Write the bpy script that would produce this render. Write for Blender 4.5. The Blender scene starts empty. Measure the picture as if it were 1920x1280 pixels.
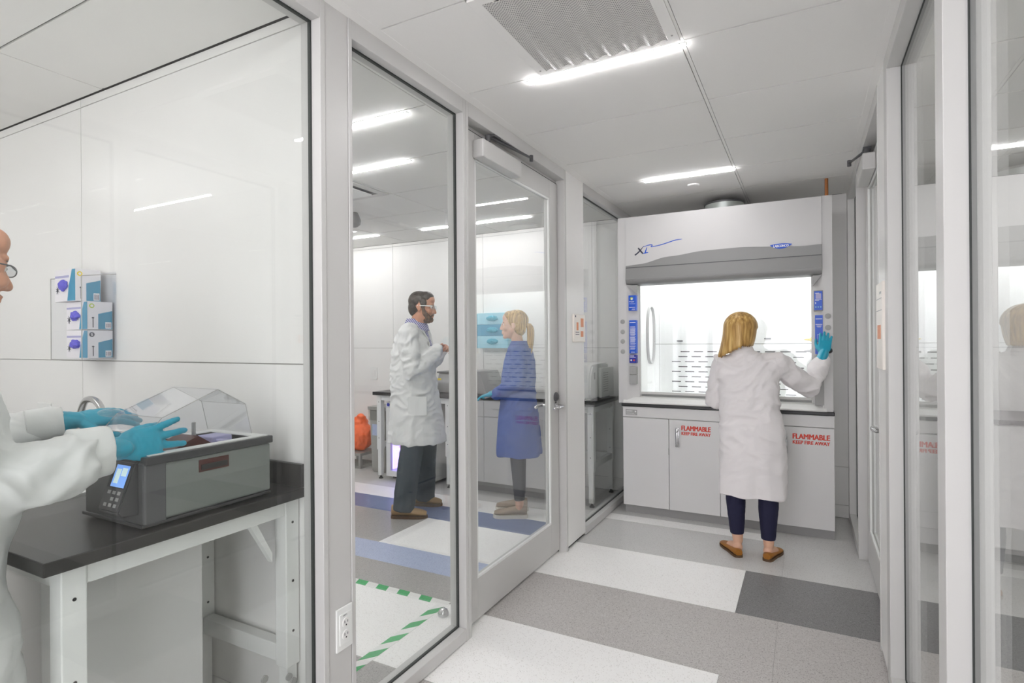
import bpy, bmesh, math, random
import numpy as np
from mathutils import Vector, Matrix, noise
random.seed(7)
PI = math.pi
SC = bpy.context.scene
COL = SC.collection

# ------------------------------------------------------------------ camera, world, exposure
H = 1.40
cam_d = bpy.data.cameras.new('camera'); cam = bpy.data.objects.new('camera', cam_d); COL.objects.link(cam)
cam_d.sensor_width = 36.0; cam_d.lens = 1047.6 * 36.0 / 1920.0
cam_d.clip_start = 0.02; cam_d.clip_end = 60
yaw, pitch, roll = 0.483808, 0.000244, -0.0072067
cy_, sy_ = math.cos(yaw), math.sin(yaw)
F0 = Vector((-sy_, cy_, 0)); R0 = Vector((cy_, sy_, 0)); U0 = Vector((0, 0, 1))
F2 = F0 * math.cos(pitch) + U0 * math.sin(pitch); U2 = -F0 * math.sin(pitch) + U0 * math.cos(pitch)
R3 = R0 * math.cos(roll) + U2 * math.sin(roll); U3 = -R0 * math.sin(roll) + U2 * math.cos(roll)
cam.matrix_world = Matrix(((R3.x, U3.x, -F2.x, 0), (R3.y, U3.y, -F2.y, 0), (R3.z, U3.z, -F2.z, H), (0, 0, 0, 1)))
SC.camera = cam
w = bpy.data.worlds.new('world'); SC.world = w; w.use_nodes = True
w.node_tree.nodes['Background'].inputs[0].default_value = (1.0, 0.98, 1.03, 1)
w.node_tree.nodes['Background'].inputs[1].default_value = 2.25
SC.view_settings.view_transform = 'Standard'; SC.view_settings.look = 'None'
SC.view_settings.gamma = 1.0; SC.view_settings.use_curve_mapping = False
SC.view_settings.exposure = 1.1
SC.cycles.max_bounces = 10; SC.cycles.diffuse_bounces = 8; SC.cycles.glossy_bounces = 4
SC.cycles.transparent_max_bounces = 24; SC.cycles.transmission_bounces = 6
SC.cycles.caustics_reflective = False; SC.cycles.caustics_refractive = False
SC.cycles.use_denoising = True; SC.cycles.sample_clamp_indirect = 6.0
LAMP_CORRIDOR = 30.0
LAMP_ROOM = 26.0
LAMP_MIDDLE = 33.0
LAMP_FAR = 30.0
LAMP_HOOD = 12.0

# ------------------------------------------------------------------ materials
def S(r, g=None, b=None):
    """sRGB 0..255 -> linear"""
    if g is None: g = b = r
    out = []
    for c in (r, g, b):
        c = c / 255.0
        out.append(c / 12.92 if c <= 0.04045 else ((c + 0.055) / 1.055) ** 2.4)
    return (*out, 1.0)

def mat(name, col, rough=0.5, metal=0.0, spec=0.5, bump=0.0, bscale=60.0, var=0.0, coat=0.0, emit=None, estr=0.0, sss=0.0):
    m = bpy.data.materials.new(name); m.use_nodes = True
    nt = m.node_tree; b = nt.nodes['Principled BSDF']
    b.inputs['Base Color'].default_value = col
    b.inputs['Roughness'].default_value = rough; b.inputs['Metallic'].default_value = metal
    b.inputs['Specular IOR Level'].default_value = spec
    b.inputs['Coat Weight'].default_value = coat
    tc = nt.nodes.new('ShaderNodeTexCoord')
    nz = nt.nodes.new('ShaderNodeTexNoise'); nz.inputs['Scale'].default_value = bscale; nz.inputs['Detail'].default_value = 3
    nt.links.new(tc.outputs['Object'], nz.inputs['Vector'])
    v = var if var else 0.02
    mx = nt.nodes.new('ShaderNodeMix'); mx.data_type = 'RGBA'; mx.blend_type = 'MULTIPLY'
    mx.inputs[0].default_value = 1.0
    cr = nt.nodes.new('ShaderNodeMapRange'); cr.inputs[3].default_value = 1 - v; cr.inputs[4].default_value = 1 + v
    nt.links.new(nz.outputs['Fac'], cr.inputs[0])
    mx.inputs[6].default_value = col; nt.links.new(cr.outputs[0], mx.inputs[7])
    nt.links.new(mx.outputs[2], b.inputs['Base Color'])
    if bump:
        bp = nt.nodes.new('ShaderNodeBump'); bp.inputs['Strength'].default_value = bump; bp.inputs['Distance'].default_value = 0.002
        nt.links.new(nz.outputs['Fac'], bp.inputs['Height']); nt.links.new(bp.outputs[0], b.inputs['Normal'])
    if emit:
        b.inputs['Emission Color'].default_value = emit; b.inputs['Emission Strength'].default_value = estr
    if sss:
        b.inputs['Subsurface Weight'].default_value = sss; b.inputs['Subsurface Radius'].default_value = (0.02, 0.008, 0.004)
    return m

def glass_mat(name, tint, rough=0.0):
    """thin architectural glass: fresnel mix of clear transmission and mirror reflection"""
    m = bpy.data.materials.new(name); m.use_nodes = True; nt = m.node_tree; nt.nodes.clear()
    o = nt.nodes.new('ShaderNodeOutputMaterial'); t = nt.nodes.new('ShaderNodeBsdfTransparent'); g = nt.nodes.new('ShaderNodeBsdfGlossy')
    g.inputs['Roughness'].default_value = rough; g.inputs['Color'].default_value = (1, 1, 1, 1); t.inputs['Color'].default_value = tint
    ge = nt.nodes.new('ShaderNodeNewGeometry'); mr = nt.nodes.new('ShaderNodeMapRange')
    mr.inputs[3].default_value = 1.5; mr.inputs[4].default_value = 1 / 1.5
    nt.links.new(ge.outputs['Backfacing'], mr.inputs[0])
    fr = nt.nodes.new('ShaderNodeFresnel'); nt.links.new(mr.outputs[0], fr.inputs['IOR'])
    mx = nt.nodes.new('ShaderNodeMixShader')
    nt.links.new(fr.outputs[0], mx.inputs[0]); nt.links.new(t.outputs[0], mx.inputs[1]); nt.links.new(g.outputs[0], mx.inputs[2])
    nt.links.new(mx.outputs[0], o.inputs[0])
    return m

def speckle_mat(name, col, dark, light, rough=0.33, amount=0.5):
    """chip-filled vinyl composition tile"""
    m = bpy.data.materials.new(name); m.use_nodes = True; nt = m.node_tree; b = nt.nodes['Principled BSDF']
    tc = nt.nodes.new('ShaderNodeTexCoord')
    v = nt.nodes.new('ShaderNodeTexVoronoi'); v.inputs['Scale'].default_value = 300
    nt.links.new(tc.outputs['Object'], v.inputs['Vector'])
    sp = nt.nodes.new('ShaderNodeSeparateColor'); nt.links.new(v.outputs['Color'], sp.inputs[0])
    r = nt.nodes.new('ShaderNodeValToRGB'); r.color_ramp.interpolation = 'CONSTANT'
    e = r.color_ramp.elements; e[0].position = 0; e[0].color = dark; e[1].position = 0.06 * amount * 2; e[1].color = col
    x = e.new(0.93); x.color = light
    nt.links.new(sp.outputs[0], r.inputs[0])
    n = nt.nodes.new('ShaderNodeTexNoise'); n.inputs['Scale'].default_value = 3.0; nt.links.new(tc.outputs['Object'], n.inputs['Vector'])
    mr = nt.nodes.new('ShaderNodeMapRange'); mr.inputs[3].default_value = 0.95; mr.inputs[4].default_value = 1.05; nt.links.new(n.outputs['Fac'], mr.inputs[0])
    mx = nt.nodes.new('ShaderNodeMix'); mx.data_type = 'RGBA'; mx.blend_type = 'MULTIPLY'; mx.inputs[0].default_value = 1
    nt.links.new(r.outputs[0], mx.inputs[6]); nt.links.new(mr.outputs[0], mx.inputs[7]); nt.links.new(mx.outputs[2], b.inputs['Base Color'])
    b.inputs['Roughness'].default_value = rough; b.inputs['Specular IOR Level'].default_value = 0.4
    return m

def perf_mat():
    """perforated white sheet: pattern of small round holes"""
    m = bpy.data.materials.new('perforated_white_metal'); m.use_nodes = True; nt = m.node_tree; b = nt.nodes['Principled BSDF']
    tc = nt.nodes.new('ShaderNodeTexCoord'); mp = nt.nodes.new('ShaderNodeMapping'); mp.inputs['Scale'].default_value = (125, 125, 0)
    mp.inputs['Rotation'].default_value = (0, 0, PI / 4)
    nt.links.new(tc.outputs['Object'], mp.inputs[0])
    v = nt.nodes.new('ShaderNodeTexVoronoi'); v.inputs['Scale'].default_value = 1; v.inputs['Randomness'].default_value = 0.0
    nt.links.new(mp.outputs[0], v.inputs['Vector'])
    r = nt.nodes.new('ShaderNodeValToRGB'); r.color_ramp.interpolation = 'LINEAR'
    r.color_ramp.elements[0].position = 0.24; r.color_ramp.elements[0].color = S(128); r.color_ramp.elements[1].position = 0.34; r.color_ramp.elements[1].color = S(214, 212, 208)
    nt.links.new(v.outputs['Distance'], r.inputs[0]); nt.links.new(r.outputs[0], b.inputs['Base Color'])
    b.inputs['Roughness'].default_value = 0.6
    return m

def hair_mat(name, c1, c2, c3, axis=(60, 60, 4)):
    m = bpy.data.materials.new(name); m.use_nodes = True; nt = m.node_tree; b = nt.nodes['Principled BSDF']
    tc = nt.nodes.new('ShaderNodeTexCoord'); mp = nt.nodes.new('ShaderNodeMapping'); mp.inputs['Scale'].default_value = axis
    nt.links.new(tc.outputs['Object'], mp.inputs[0])
    n = nt.nodes.new('ShaderNodeTexNoise'); n.inputs['Scale'].default_value = 1; n.inputs['Detail'].default_value = 4
    nt.links.new(mp.outputs[0], n.inputs['Vector'])
    r = nt.nodes.new('ShaderNodeValToRGB'); e = r.color_ramp.elements
    e[0].position = 0.3; e[0].color = c1; e[1].position = 0.7; e[1].color = c3; x = e.new(0.5); x.color = c2
    nt.links.new(n.outputs['Fac'], r.inputs[0]); nt.links.new(r.outputs[0], b.inputs['Base Color'])
    b.inputs['Roughness'].default_value = 0.42
    return m

def stripe_mat(name, c1, c2, scale, direction='Z'):
    m = bpy.data.materials.new(name); m.use_nodes = True; nt = m.node_tree; b = nt.nodes['Principled BSDF']
    tc = nt.nodes.new('ShaderNodeTexCoord'); wv = nt.nodes.new('ShaderNodeTexWave'); wv.inputs['Scale'].default_value = scale
    wv.bands_direction = direction; nt.links.new(tc.outputs['Object'], wv.inputs['Vector'])
    r = nt.nodes.new('ShaderNodeValToRGB'); r.color_ramp.elements[0].color = c1; r.color_ramp.elements[1].color = c2
    r.color_ramp.elements[0].position = .45; r.color_ramp.elements[1].position = .55
    nt.links.new(wv.outputs['Fac'], r.inputs[0]); nt.links.new(r.outputs[0], b.inputs['Base Color']); b.inputs['Roughness'].default_value = .85
    return m

M = {}
M['alu'] = mat('anodised_aluminium', S(202, 201, 199), 0.42, 0.05, bscale=8, var=0.015)
M['gasket'] = mat('dark_gasket', S(48, 52, 50), 0.6)
M['panel'] = mat('white_laminate_panel', S(232, 231, 229), 0.35, bscale=5)
M['wall'] = mat('glossy_white_wall_panel', S(236, 235, 233), 0.33, spec=0.4, bscale=3)
M['seam'] = mat('seam_strip', S(178, 176, 174), 0.5)
M['paint'] = mat('painted_wall', S(232, 231, 229), 0.6, bump=0.02, bscale=200)
M['tile'] = mat('ceiling_tile', S(236, 235, 232), 0.85, bump=0.06, bscale=220, var=0.02)
M['grid'] = mat('ceiling_grid_recess', S(62, 61, 60), 0.7)
M['perf'] = perf_mat()
M['glass'] = glass_mat('clear_glass', (0.978, 0.99, 0.982, 1))
M['clear'] = glass_mat('clear_acrylic', (0.975, 0.98, 0.99, 1))
M['lens'] = glass_mat('spectacle_lens', (0.9, 0.92, 0.93, 1))
M['ftw'] = speckle_mat('vinyl_tile_white', S(249, 248, 246), S(226, 224, 221), S(252, 252, 250))
M['ftg'] = speckle_mat('vinyl_tile_grey', S(190, 186, 183), S(154, 150, 147), S(205, 203, 200), amount=1.0)
M['ftl'] = speckle_mat('vinyl_tile_light_grey', S(204, 203, 201), S(182, 180, 178), S(208, 207, 205), amount=.8)
M['ftd'] = speckle_mat('vinyl_tile_dark_grey', S(130, 129, 129), S(100, 99, 99), S(150, 149, 148), amount=1.0)
M['ftm'] = speckle_mat('vinyl_tile_mid_grey', S(168, 166, 163), S(140, 138, 135), S(182, 180, 178), amount=1.0)
M['ftb'] = speckle_mat('vinyl_tile_slate_blue', S(104, 120, 158), S(84, 99, 136), S(124, 138, 172), amount=.8)
M['ftp'] = speckle_mat('vinyl_tile_pale_blue', S(178, 190, 218), S(146, 160, 196), S(196, 205, 226), amount=1.0)
M['subfloor'] = mat('subfloor_joint', S(120), 0.8)
M['lamp'] = mat('led_diffuser', (1, 1, 1, 1), 0.5, emit=(1.0, 0.98, 1.0, 1), estr=LAMP_CORRIDOR)
M['lamp_room'] = mat('led_diffuser_room', (1, 1, 1, 1), 0.5, emit=(1.0, 0.98, 1.0, 1), estr=LAMP_ROOM)
M['lamp_mid'] = mat('led_diffuser_middle_room', (1, 1, 1, 1), 0.5, emit=(1.0, 0.98, 1.0, 1), estr=LAMP_MIDDLE)
M['lamp_far'] = mat('led_diffuser_far_room', (1, 1, 1, 1), 0.5, emit=(1.0, 0.98, 1.0, 1), estr=LAMP_FAR)
M['lamp_hood'] = mat('hood_lamp_diffuser', (1, 1, 1, 1), 0.5, emit=(0.98, 1.0, 0.99, 1), estr=LAMP_HOOD)
M['steelw'] = mat('white_powder_coated_steel', S(232, 233, 231), 0.35)
M['hoodw'] = mat('hood_white_enamel', S(207, 206, 205), 0.35, bscale=4)
M['hoodin'] = mat('hood_liner_white', S(240, 241, 239), 0.5)
M['hoodg'] = mat('hood_grey_moulding', S(140, 140, 139), 0.38, bscale=4)
M['grey'] = mat('mid_grey_plastic', S(160, 160, 158), 0.45)
M['greyd'] = mat('dark_grey_plastic', S(84, 84, 86), 0.4)
M['black'] = mat('black_epoxy_resin', S(44, 42, 41), 0.3, bscale=120, var=0.1)
M['blackp'] = mat('black_plastic', S(24, 24, 25), 0.4)
M['sill'] = mat('white_epoxy_work_surface', S(226, 226, 223), 0.35)
M['cab'] = mat('cabinet_enamel', S(214, 213, 212), 0.4, bscale=4)
M['kick'] = mat('toe_kick_grey', S(150, 149, 148), 0.4)
M['chrome'] = mat('brushed_chrome', S(205, 205, 206), 0.2, 1.0)
M['steel'] = mat('stainless_steel', S(150, 146, 138), 0.3, 0.9, bscale=30, var=.12)
M['red'] = mat('red_print', S(208, 58, 38), 0.5)
M['blue'] = mat('blue_print', S(20, 84, 200), 0.35)
M['bluel'] = mat('light_blue_print', S(70, 140, 225), 0.35)
M['navyp'] = mat('navy_print', S(30, 40, 150), 0.35)
M['white'] = mat('white_print', S(240), 0.5)
M['ink'] = mat('dark_ink', S(40, 42, 66), 0.4)
M['orangep'] = mat('orange_print', S(226, 150, 110), 0.5)
M['copper'] = mat('copper_pipe', S(170, 110, 66), 0.35, 0.6)
M['galv'] = mat('galvanised_duct', S(190, 196, 192), 0.4, 0.4, bscale=20, var=.1)
M['cream'] = mat('sign_plate_cream', S(236, 230, 222), 0.4)
M['teal'] = mat('teal_card', S(46, 142, 178), 0.5)
M['tealL'] = mat('pale_teal_card', S(150, 206, 224), 0.5)
M['lilac'] = mat('lilac_print', S(170, 168, 205), 0.5)
M['violet'] = mat('violet_nitrile', S(98, 92, 205), 0.6)
M['boxw'] = mat('white_card', S(234, 231, 235), 0.5)
M['yellow'] = mat('yellow_label', S(232, 206, 30), 0.5)
M['lime'] = mat('lime_print', S(176, 196, 70), 0.5)
M['green'] = mat('green_tape', S(28, 165, 88), 0.5)
M['tapew'] = mat('white_tape', S(238, 238, 235), 0.5)
M['steelg'] = mat('grey_green_enamel', S(126, 130, 127), 0.35, 0.2)
M['rim'] = mat('dark_rim', S(58, 58, 60), 0.3)
M['maroon'] = mat('maroon_plastic', S(70, 24, 20), 0.35)
M['screen'] = mat('lcd_screen', S(120, 160, 230), 0.2, emit=S(120, 165, 235), estr=0.35)
M['screenm'] = mat('lcd_screen_detail', S(210, 225, 235), 0.2, emit=S(190, 215, 210), estr=0.3)
M['nit'] = mat('cyan_nitrile_glove', S(18, 152, 180), 0.42, bump=.08, bscale=90, var=.04)
M['coatw'] = mat('white_lab_coat_cotton', S(226, 227, 226), 0.85, bump=.12, bscale=260)
M['coatp'] = mat('thin_white_lab_coat', S(228, 224, 224), 0.85, bump=.12, bscale=260)
M['coatb'] = mat('blue_lab_coat', S(66, 92, 160), 0.8, bump=.1, bscale=260)
M['skin'] = mat('skin', S(206, 150, 122), 0.5, sss=0.08, var=.04, bscale=30)
M['skin2'] = mat('skin_pale', S(216, 172, 146), 0.5, sss=0.08, var=.04, bscale=30)
M['denim'] = mat('dark_slate_trousers', S(50, 62, 70), 0.85, bump=.2, bscale=200, var=.08)
M['navy'] = mat('navy_leggings', S(20, 20, 52), 0.8, bump=.1, bscale=200)
M['legg'] = mat('charcoal_leggings', S(58, 60, 66), 0.8)
M['blond'] = hair_mat('blond_hair', S(128, 92, 44), S(182, 142, 76), S(222, 190, 124))
M['brownh'] = hair_mat('dark_brown_hair', S(40, 33, 28), S(58, 48, 40), S(80, 68, 58), (80, 80, 80))
M['beard'] = hair_mat('brown_beard', S(70, 50, 36), S(96, 70, 50), S(130, 96, 70), (90, 90, 60))
M['greyh'] = hair_mat('grey_hair', S(90, 86, 82), S(130, 126, 120), S(170, 166, 160), (80, 80, 80))
M['shoe_tan'] = mat('tan_suede_shoe', S(158, 128, 86), 0.8, bump=.1, bscale=120)
M['shoe_cam'] = mat('camel_leather_shoe', S(156, 100, 28), 0.45)
M['shoe_bei'] = mat('beige_canvas_shoe', S(158, 142, 124), 0.8, bump=.1, bscale=160)
M['sole'] = mat('cream_rubber_sole', S(218, 212, 200), 0.6)
M['solet'] = mat('brown_rubber_sole', S(92, 68, 44), 0.6)
M['check'] = stripe_mat('blue_striped_shirt', S(78, 84, 150), S(214, 212, 230), 28, 'DIAGONAL')
M['eyew'] = mat('eye_white', S(235, 232, 228), 0.2)
M['iris'] = mat('eye_iris', S(50, 60, 70), 0.2)
M['lip'] = mat('lips', S(176, 100, 88), 0.5)
M['bag'] = mat('orange_plastic_bag', S(252, 104, 28), 0.35, bump=.3, bscale=40)
M['bin'] = mat('grey_plastic_bin', S(158, 157, 152), 0.5)
M['liner'] = glass_mat('clear_bin_liner', (0.8, 0.8, 0.78, 1), 0.3)
M['uv'] = mat('violet_fridge_light', S(190, 180, 245), 0.4, emit=S(176, 160, 250), estr=1.2)
M['amber'] = mat('amber_bottle', S(150, 78, 32), 0.25)
M['pinkc'] = mat('pink_cap', S(214, 110, 120), 0.5)
M['greyg'] = mat('grey_instrument_enamel', S(152, 152, 151), 0.4)

# ------------------------------------------------------------------ object helpers
WL = {}   # world origin of each object
def tag(o, label=None, cat=None, group=None, kind=None):
    if label: o['label'] = label
    if cat: o['category'] = cat
    if group: o['group'] = group
    if kind: o['kind'] = kind
    return o
def thing(name, loc, label, cat, group=None, kind=None):
    o = bpy.data.objects.new(name, None); COL.objects.link(o); o.location = loc; o.empty_display_size = 0.05
    WL[o] = Vector(loc); tag(o, label, cat, group, kind); return o
def link_mesh(name, me, parent=None):
    o = bpy.data.objects.new(name, me); COL.objects.link(o)
    if parent is not None:
        me.transform(Matrix.Translation(-WL[parent])); o.parent = parent; WL[o] = WL[parent]
    else:
        n = len(me.vertices)
        co = np.empty(n * 3); me.vertices.foreach_get('co', co); co = co.reshape(-1, 3)
        c = Vector(((co[:, 0].min() + co[:, 0].max()) / 2, (co[:, 1].min() + co[:, 1].max()) / 2, co[:, 2].min()))
        me.transform(Matrix.Translation(-c)); o.location = c; WL[o] = c
    return o
def obj(name, bm, m, parent=None, smooth=False, label=None, cat=None, group=None, kind=None):
    me = bpy.data.meshes.new(name)
    bmesh.ops.recalc_face_normals(bm, faces=bm.faces[:])
    bm.to_mesh(me); bm.free()
    ms = m if isinstance(m, (list, tuple)) else [m]
    for x in ms: me.materials.append(x)
    if smooth:
        me.shade_smooth()
        try: me.set_sharp_from_angle(angle=math.radians(38))
        except Exception: pass
    o = link_mesh(name, me, parent); tag(o, label, cat, group, kind); return o

def NB(): return bmesh.new()
def bx(bm, x0, x1, y0, y1, z0, z1, bev=0.0, mi=0, seg=2):
    vs = [bm.verts.new((x, y, z)) for z in (z0, z1) for y in (y0, y1) for x in (x0, x1)]
    f = [(0, 2, 3, 1), (4, 5, 7, 6), (0, 1, 5, 4), (2, 6, 7, 3), (0, 4, 6, 2), (1, 3, 7, 5)]
    fs = [bm.faces.new([vs[i] for i in q]) for q in f]
    for q in fs: q.material_index = mi
    if bev:
        es = list({e for q in fs for e in q.edges})
        r = bmesh.ops.bevel(bm, geom=es, offset=bev, segments=seg, affect='EDGES', profile=0.5)
        for q in r['faces']: q.material_index = mi
    return bm
def box(x0, x1, y0, y1, z0, z1, bev=0.0): return bx(NB(), x0, x1, y0, y1, z0, z1, bev)
def prism(bm, pts, d, mi=0, bev=0.0):
    """pts: closed loop of 3D points, extruded along vector d"""
    d = Vector(d); a = [bm.verts.new(p) for p in pts]; b = [bm.verts.new(Vector(p) + d) for p in pts]
    n = len(pts); fs = [bm.faces.new(a), bm.faces.new(b[::-1])]
    for i in range(n): fs.append(bm.faces.new((a[i], b[i], b[(i + 1) % n], a[(i + 1) % n])))
    for q in fs: q.material_index = mi
    if bev:
        es = list({e for q in fs for e in q.edges}); bmesh.ops.bevel(bm, geom=es, offset=bev, segments=2, affect='EDGES')
    return bm
def frame_of(d, up=Vector((0, 0, 1))):
    d = Vector(d).normalized()
    if abs(d.dot(up)) > 0.98: up = Vector((0, 1, 0))
    s = d.cross(up).normalized(); u = s.cross(d).normalized(); return d, s, u
def tube(bm, pts, rad, seg=12, cap=True, mi=0, closed=False, side=None, dome=True):
    """rad: list of r or (a,b) radii; a along side vector"""
    pts = [Vector(p) for p in pts]; n = len(pts)
    if not isinstance(rad, (list, tuple)): rad = [rad] * n
    rad = [(r, r) if not isinstance(r, (list, tuple)) else r for r in rad]
    rings = []; prev = None
    for i, p in enumerate(pts):
        if closed: d = pts[(i + 1) % n] - pts[i - 1]
        else: d = pts[min(i + 1, n - 1)] - pts[max(i - 1, 0)]
        d.normalize()
        if side is not None: s = Vector(side); s = (s - d * s.dot(d)).normalized()
        elif prev is None: _, s, _u = frame_of(d)
        else: s = (prev - d * prev.dot(d)).normalized()
        prev = s; u = s.cross(d)
        rings.append((p, d, s, u, rad[i]))
    allr = []
    def ring(p, s, u, a, b): return [bm.verts.new(p + s * (a * math.cos(2 * PI * k / seg)) + u * (b * math.sin(2 * PI * k / seg))) for k in range(seg)]
    if cap and dome and not closed:
        p, d, s, u, (a, b) = rings[0]; r = min(a, b)
        for t in (80, 50, 25): allr.append(ring(p - d * r * math.sin(math.radians(t)), s, u, a * math.cos(math.radians(t)), b * math.cos(math.radians(t))))
    for p, d, s, u, (a, b) in rings: allr.append(ring(p, s, u, a, b))
    if cap and dome and not closed:
        p, d, s, u, (a, b) = rings[-1]; r = min(a, b)
        for t in (25, 50, 80): allr.append(ring(p + d * r * math.sin(math.radians(t)), s, u, a * math.cos(math.radians(t)), b * math.cos(math.radians(t))))
    m = len(allr)
    for i in range(m if closed else m - 1):
        a, b = allr[i], allr[(i + 1) % m]
        for k in range(seg):
            f = bm.faces.new((a[k], a[(k + 1) % seg], b[(k + 1) % seg], b[k])); f.material_index = mi
    if cap and not closed:
        f = bm.faces.new(allr[0][::-1]); f.material_index = mi; f = bm.faces.new(allr[-1]); f.material_index = mi
    return bm
def bezier(ps, n=24):
    """Catmull-Rom through ps"""
    ps = [Vector(p) for p in ps]; out = []
    q = [ps[0] * 2 - ps[1]] + ps + [ps[-1] * 2 - ps[-2]]
    m = len(ps) - 1
    for i in range(n + 1):
        t = i / n * m; k = min(int(t), m - 1); t -= k
        a, b, c, d = q[k:k + 4]
        out.append(0.5 * ((2 * b) + (c - a) * t + (2 * a - 5 * b + 4 * c - d) * t * t + (3 * b - a - 3 * c + d) * t ** 3))
    return out
def ell(bm, c, r, rot=None, seg=20, rng=14, mi=0):
    c = Vector(c); R = rot if rot is not None else Matrix.Identity(3)
    mtx = Matrix.Translation(c) @ R.to_4x4() @ Matrix.Diagonal((*r, 1))
    res = bmesh.ops.create_uvsphere(bm, u_segments=seg, v_segments=rng, radius=1, matrix=mtx)
    for v in res['verts']:
        for f in v.link_faces: f.material_index = mi
    return bm
def cyl(bm, p0, p1, r, seg=20, r2=None, mi=0):
    return tube(bm, [p0, p1], [r, r2 if r2 is not None else r], seg=seg, dome=False, mi=mi)
def lathe(bm, c, prof, axis=(0, 0, 1), seg=24, mi=0):
    """prof: (r,h) list along axis"""
    c = Vector(c); d, s, u = frame_of(axis); rings = []
    for r, h in prof:
        rings.append([bm.verts.new(c + d * h + (s * math.cos(2 * PI * k / seg) + u * math.sin(2 * PI * k / seg)) * max(r, 1e-4)) for k in range(seg)])
    for i in range(len(rings) - 1):
        for k in range(seg):
            f = bm.faces.new((rings[i][k], rings[i][(k + 1) % seg], rings[i + 1][(k + 1) % seg], rings[i + 1][k])); f.material_index = mi
    bm.faces.new(rings[0][::-1]).material_index = mi; bm.faces.new(rings[-1]).material_index = mi
    return bm
def text_bm(txt, width, height, origin, xdir, zdir=(0, 0, 1), thick=0.0006, bold=0.0, shear=0.0):
    """flat lettering fitted to width x height, lower left corner at origin"""
    cu = bpy.data.curves.new('t', 'FONT'); cu.body = txt; cu.extrude = 0.0; cu.resolution_u = 3; cu.shear = shear
    o = bpy.data.objects.new('t', cu); COL.objects.link(o)
    dg = bpy.context.evaluated_depsgraph_get(); me = bpy.data.meshes.new_from_object(o.evaluated_get(dg))
    bm = NB(); bm.from_mesh(me); bpy.data.objects.remove(o); bpy.data.meshes.remove(me); bpy.data.curves.remove(cu)
    xs = [v.co.x for v in bm.verts]; ys = [v.co.y for v in bm.verts]
    x0, x1, y0, y1 = min(xs), max(xs), min(ys), max(ys); X = Vector(xdir); Z = Vector(zdir); N = X.cross(Z); O = Vector(origin)
    for v in bm.verts:
        v.co = O + X * ((v.co.x - x0) / (x1 - x0) * width) + Z * ((v.co.y - y0) / (y1 - y0) * height) + N * thick
    if bold:   # heavier strokes: the same outlines again, nudged by a fraction of the letter height
        src = bm.copy(); k_ = 0; q_ = height * bold * 3.2
        for du, dv in ((1, 0), (-1, 0), (.7, .5), (-.7, -.5)):
            k_ += 1; m2 = bpy.data.meshes.new('tmp'); c2 = src.copy()
            bmesh.ops.translate(c2, verts=c2.verts[:], vec=X * q_ * du + Z * q_ * dv + N * .00004 * k_)
            c2.to_mesh(m2); c2.free(); bm.from_mesh(m2); bpy.data.meshes.remove(m2)
        src.free()
    return bm

# voxel union -> smooth continuous mesh
def union_mesh(bm, voxel, smooth=6, fac=0.5):
    bmesh.ops.recalc_face_normals(bm, faces=bm.faces[:])
    me = bpy.data.meshes.new('u'); bm.to_mesh(me); bm.free()
    o = bpy.data.objects.new('u', me); COL.objects.link(o)
    r = o.modifiers.new('r', 'REMESH'); r.mode = 'VOXEL'; r.voxel_size = voxel; r.use_smooth_shade = True
    if smooth:
        s = o.modifiers.new('s', 'SMOOTH'); s.factor = fac; s.iterations = smooth
    dg = bpy.context.evaluated_depsgraph_get(); dg.update()
    out = bpy.data.meshes.new_from_object(o.evaluated_get(dg))
    bpy.data.objects.remove(o); bpy.data.meshes.remove(me)
    out.materials.clear(); out.shade_smooth()
    return out
def displace(me, fn):
    n = len(me.vertices); co = np.empty(n * 3); no = np.empty(n * 3)
    me.vertices.foreach_get('co', co); me.vertices.foreach_get('normal', no)
    co = co.reshape(-1, 3); no = no.reshape(-1, 3)
    d = np.array([fn(Vector(c), Vector(q)) for c, q in zip(co, no)])
    co = co + no * d[:, None]; me.vertices.foreach_set('co', co.ravel()); me.update()
def mobj(name, me, m, parent, label=None):
    me.name = name; me.materials.append(m); o = link_mesh(name, me, parent)
    if label: o['label'] = label
    return o

# ================================================================== ROOM SHELL
CZ = 2.54
XL, XR = -1.41, 0.29         # corridor faces of the two glazed partitions
XLB, XRB = -1.50, 0.38       # their far faces
XW, XE, YS, YB = -5.25, 2.6, -1.6, 5.08
# floor -------------------------------------------------------------
fl = obj('floor', box(XW - .1, XE + .1, YS - .1, YB + .1, -0.08, -0.004), M['subfloor'], label='tiled floor in blocks of white, grey and blue vinyl', cat='floor', kind='structure')
def ftile(x0, x1, y0, y1, key):
    n = max(1, round((x1 - x0) / 1.19)); w_ = (x1 - x0) / n
    for i in range(n):
        a = x0 + i * w_
        obj('floor_tile', box(a + .0004, a + w_ - .0004, y0 + .0004, y1 - .0004, -0.004, 0.0), M[key], fl)
J = -0.33; PX = -1.497
ftile(PX, XE, YS, .09, 'ftw'); ftile(PX, J, .09, .69, 'ftg'); ftile(J, XE, .09, .69, 'ftw')
ftile(PX, J, .69, 1.28, 'ftw'); ftile(J, XE, .69, 1.28, 'ftg'); ftile(PX, J, 1.28, 1.88, 'ftg'); ftile(J, XE, 1.28, 1.88, 'ftd')
ftile(PX, J, 1.88, 2.47, 'ftw'); ftile(J, XE, 1.88, 2.47, 'ftg'); ftile(PX, XE, 2.47, 3.07, 'ftg')
ftile(PX, J, 3.07, 3.66, 'ftw'); ftile(J, XE, 3.07, 3.66, 'ftd'); ftile(PX, XE, 3.66, 4.255, 'ftl')
ftile(PX, -.21, 4.255, 4.40, 'ftw'); ftile(-.21, XE, 4.255, 4.40, 'ftl'); ftile(PX, XE, 4.40, YB, 'ftl')
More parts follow.
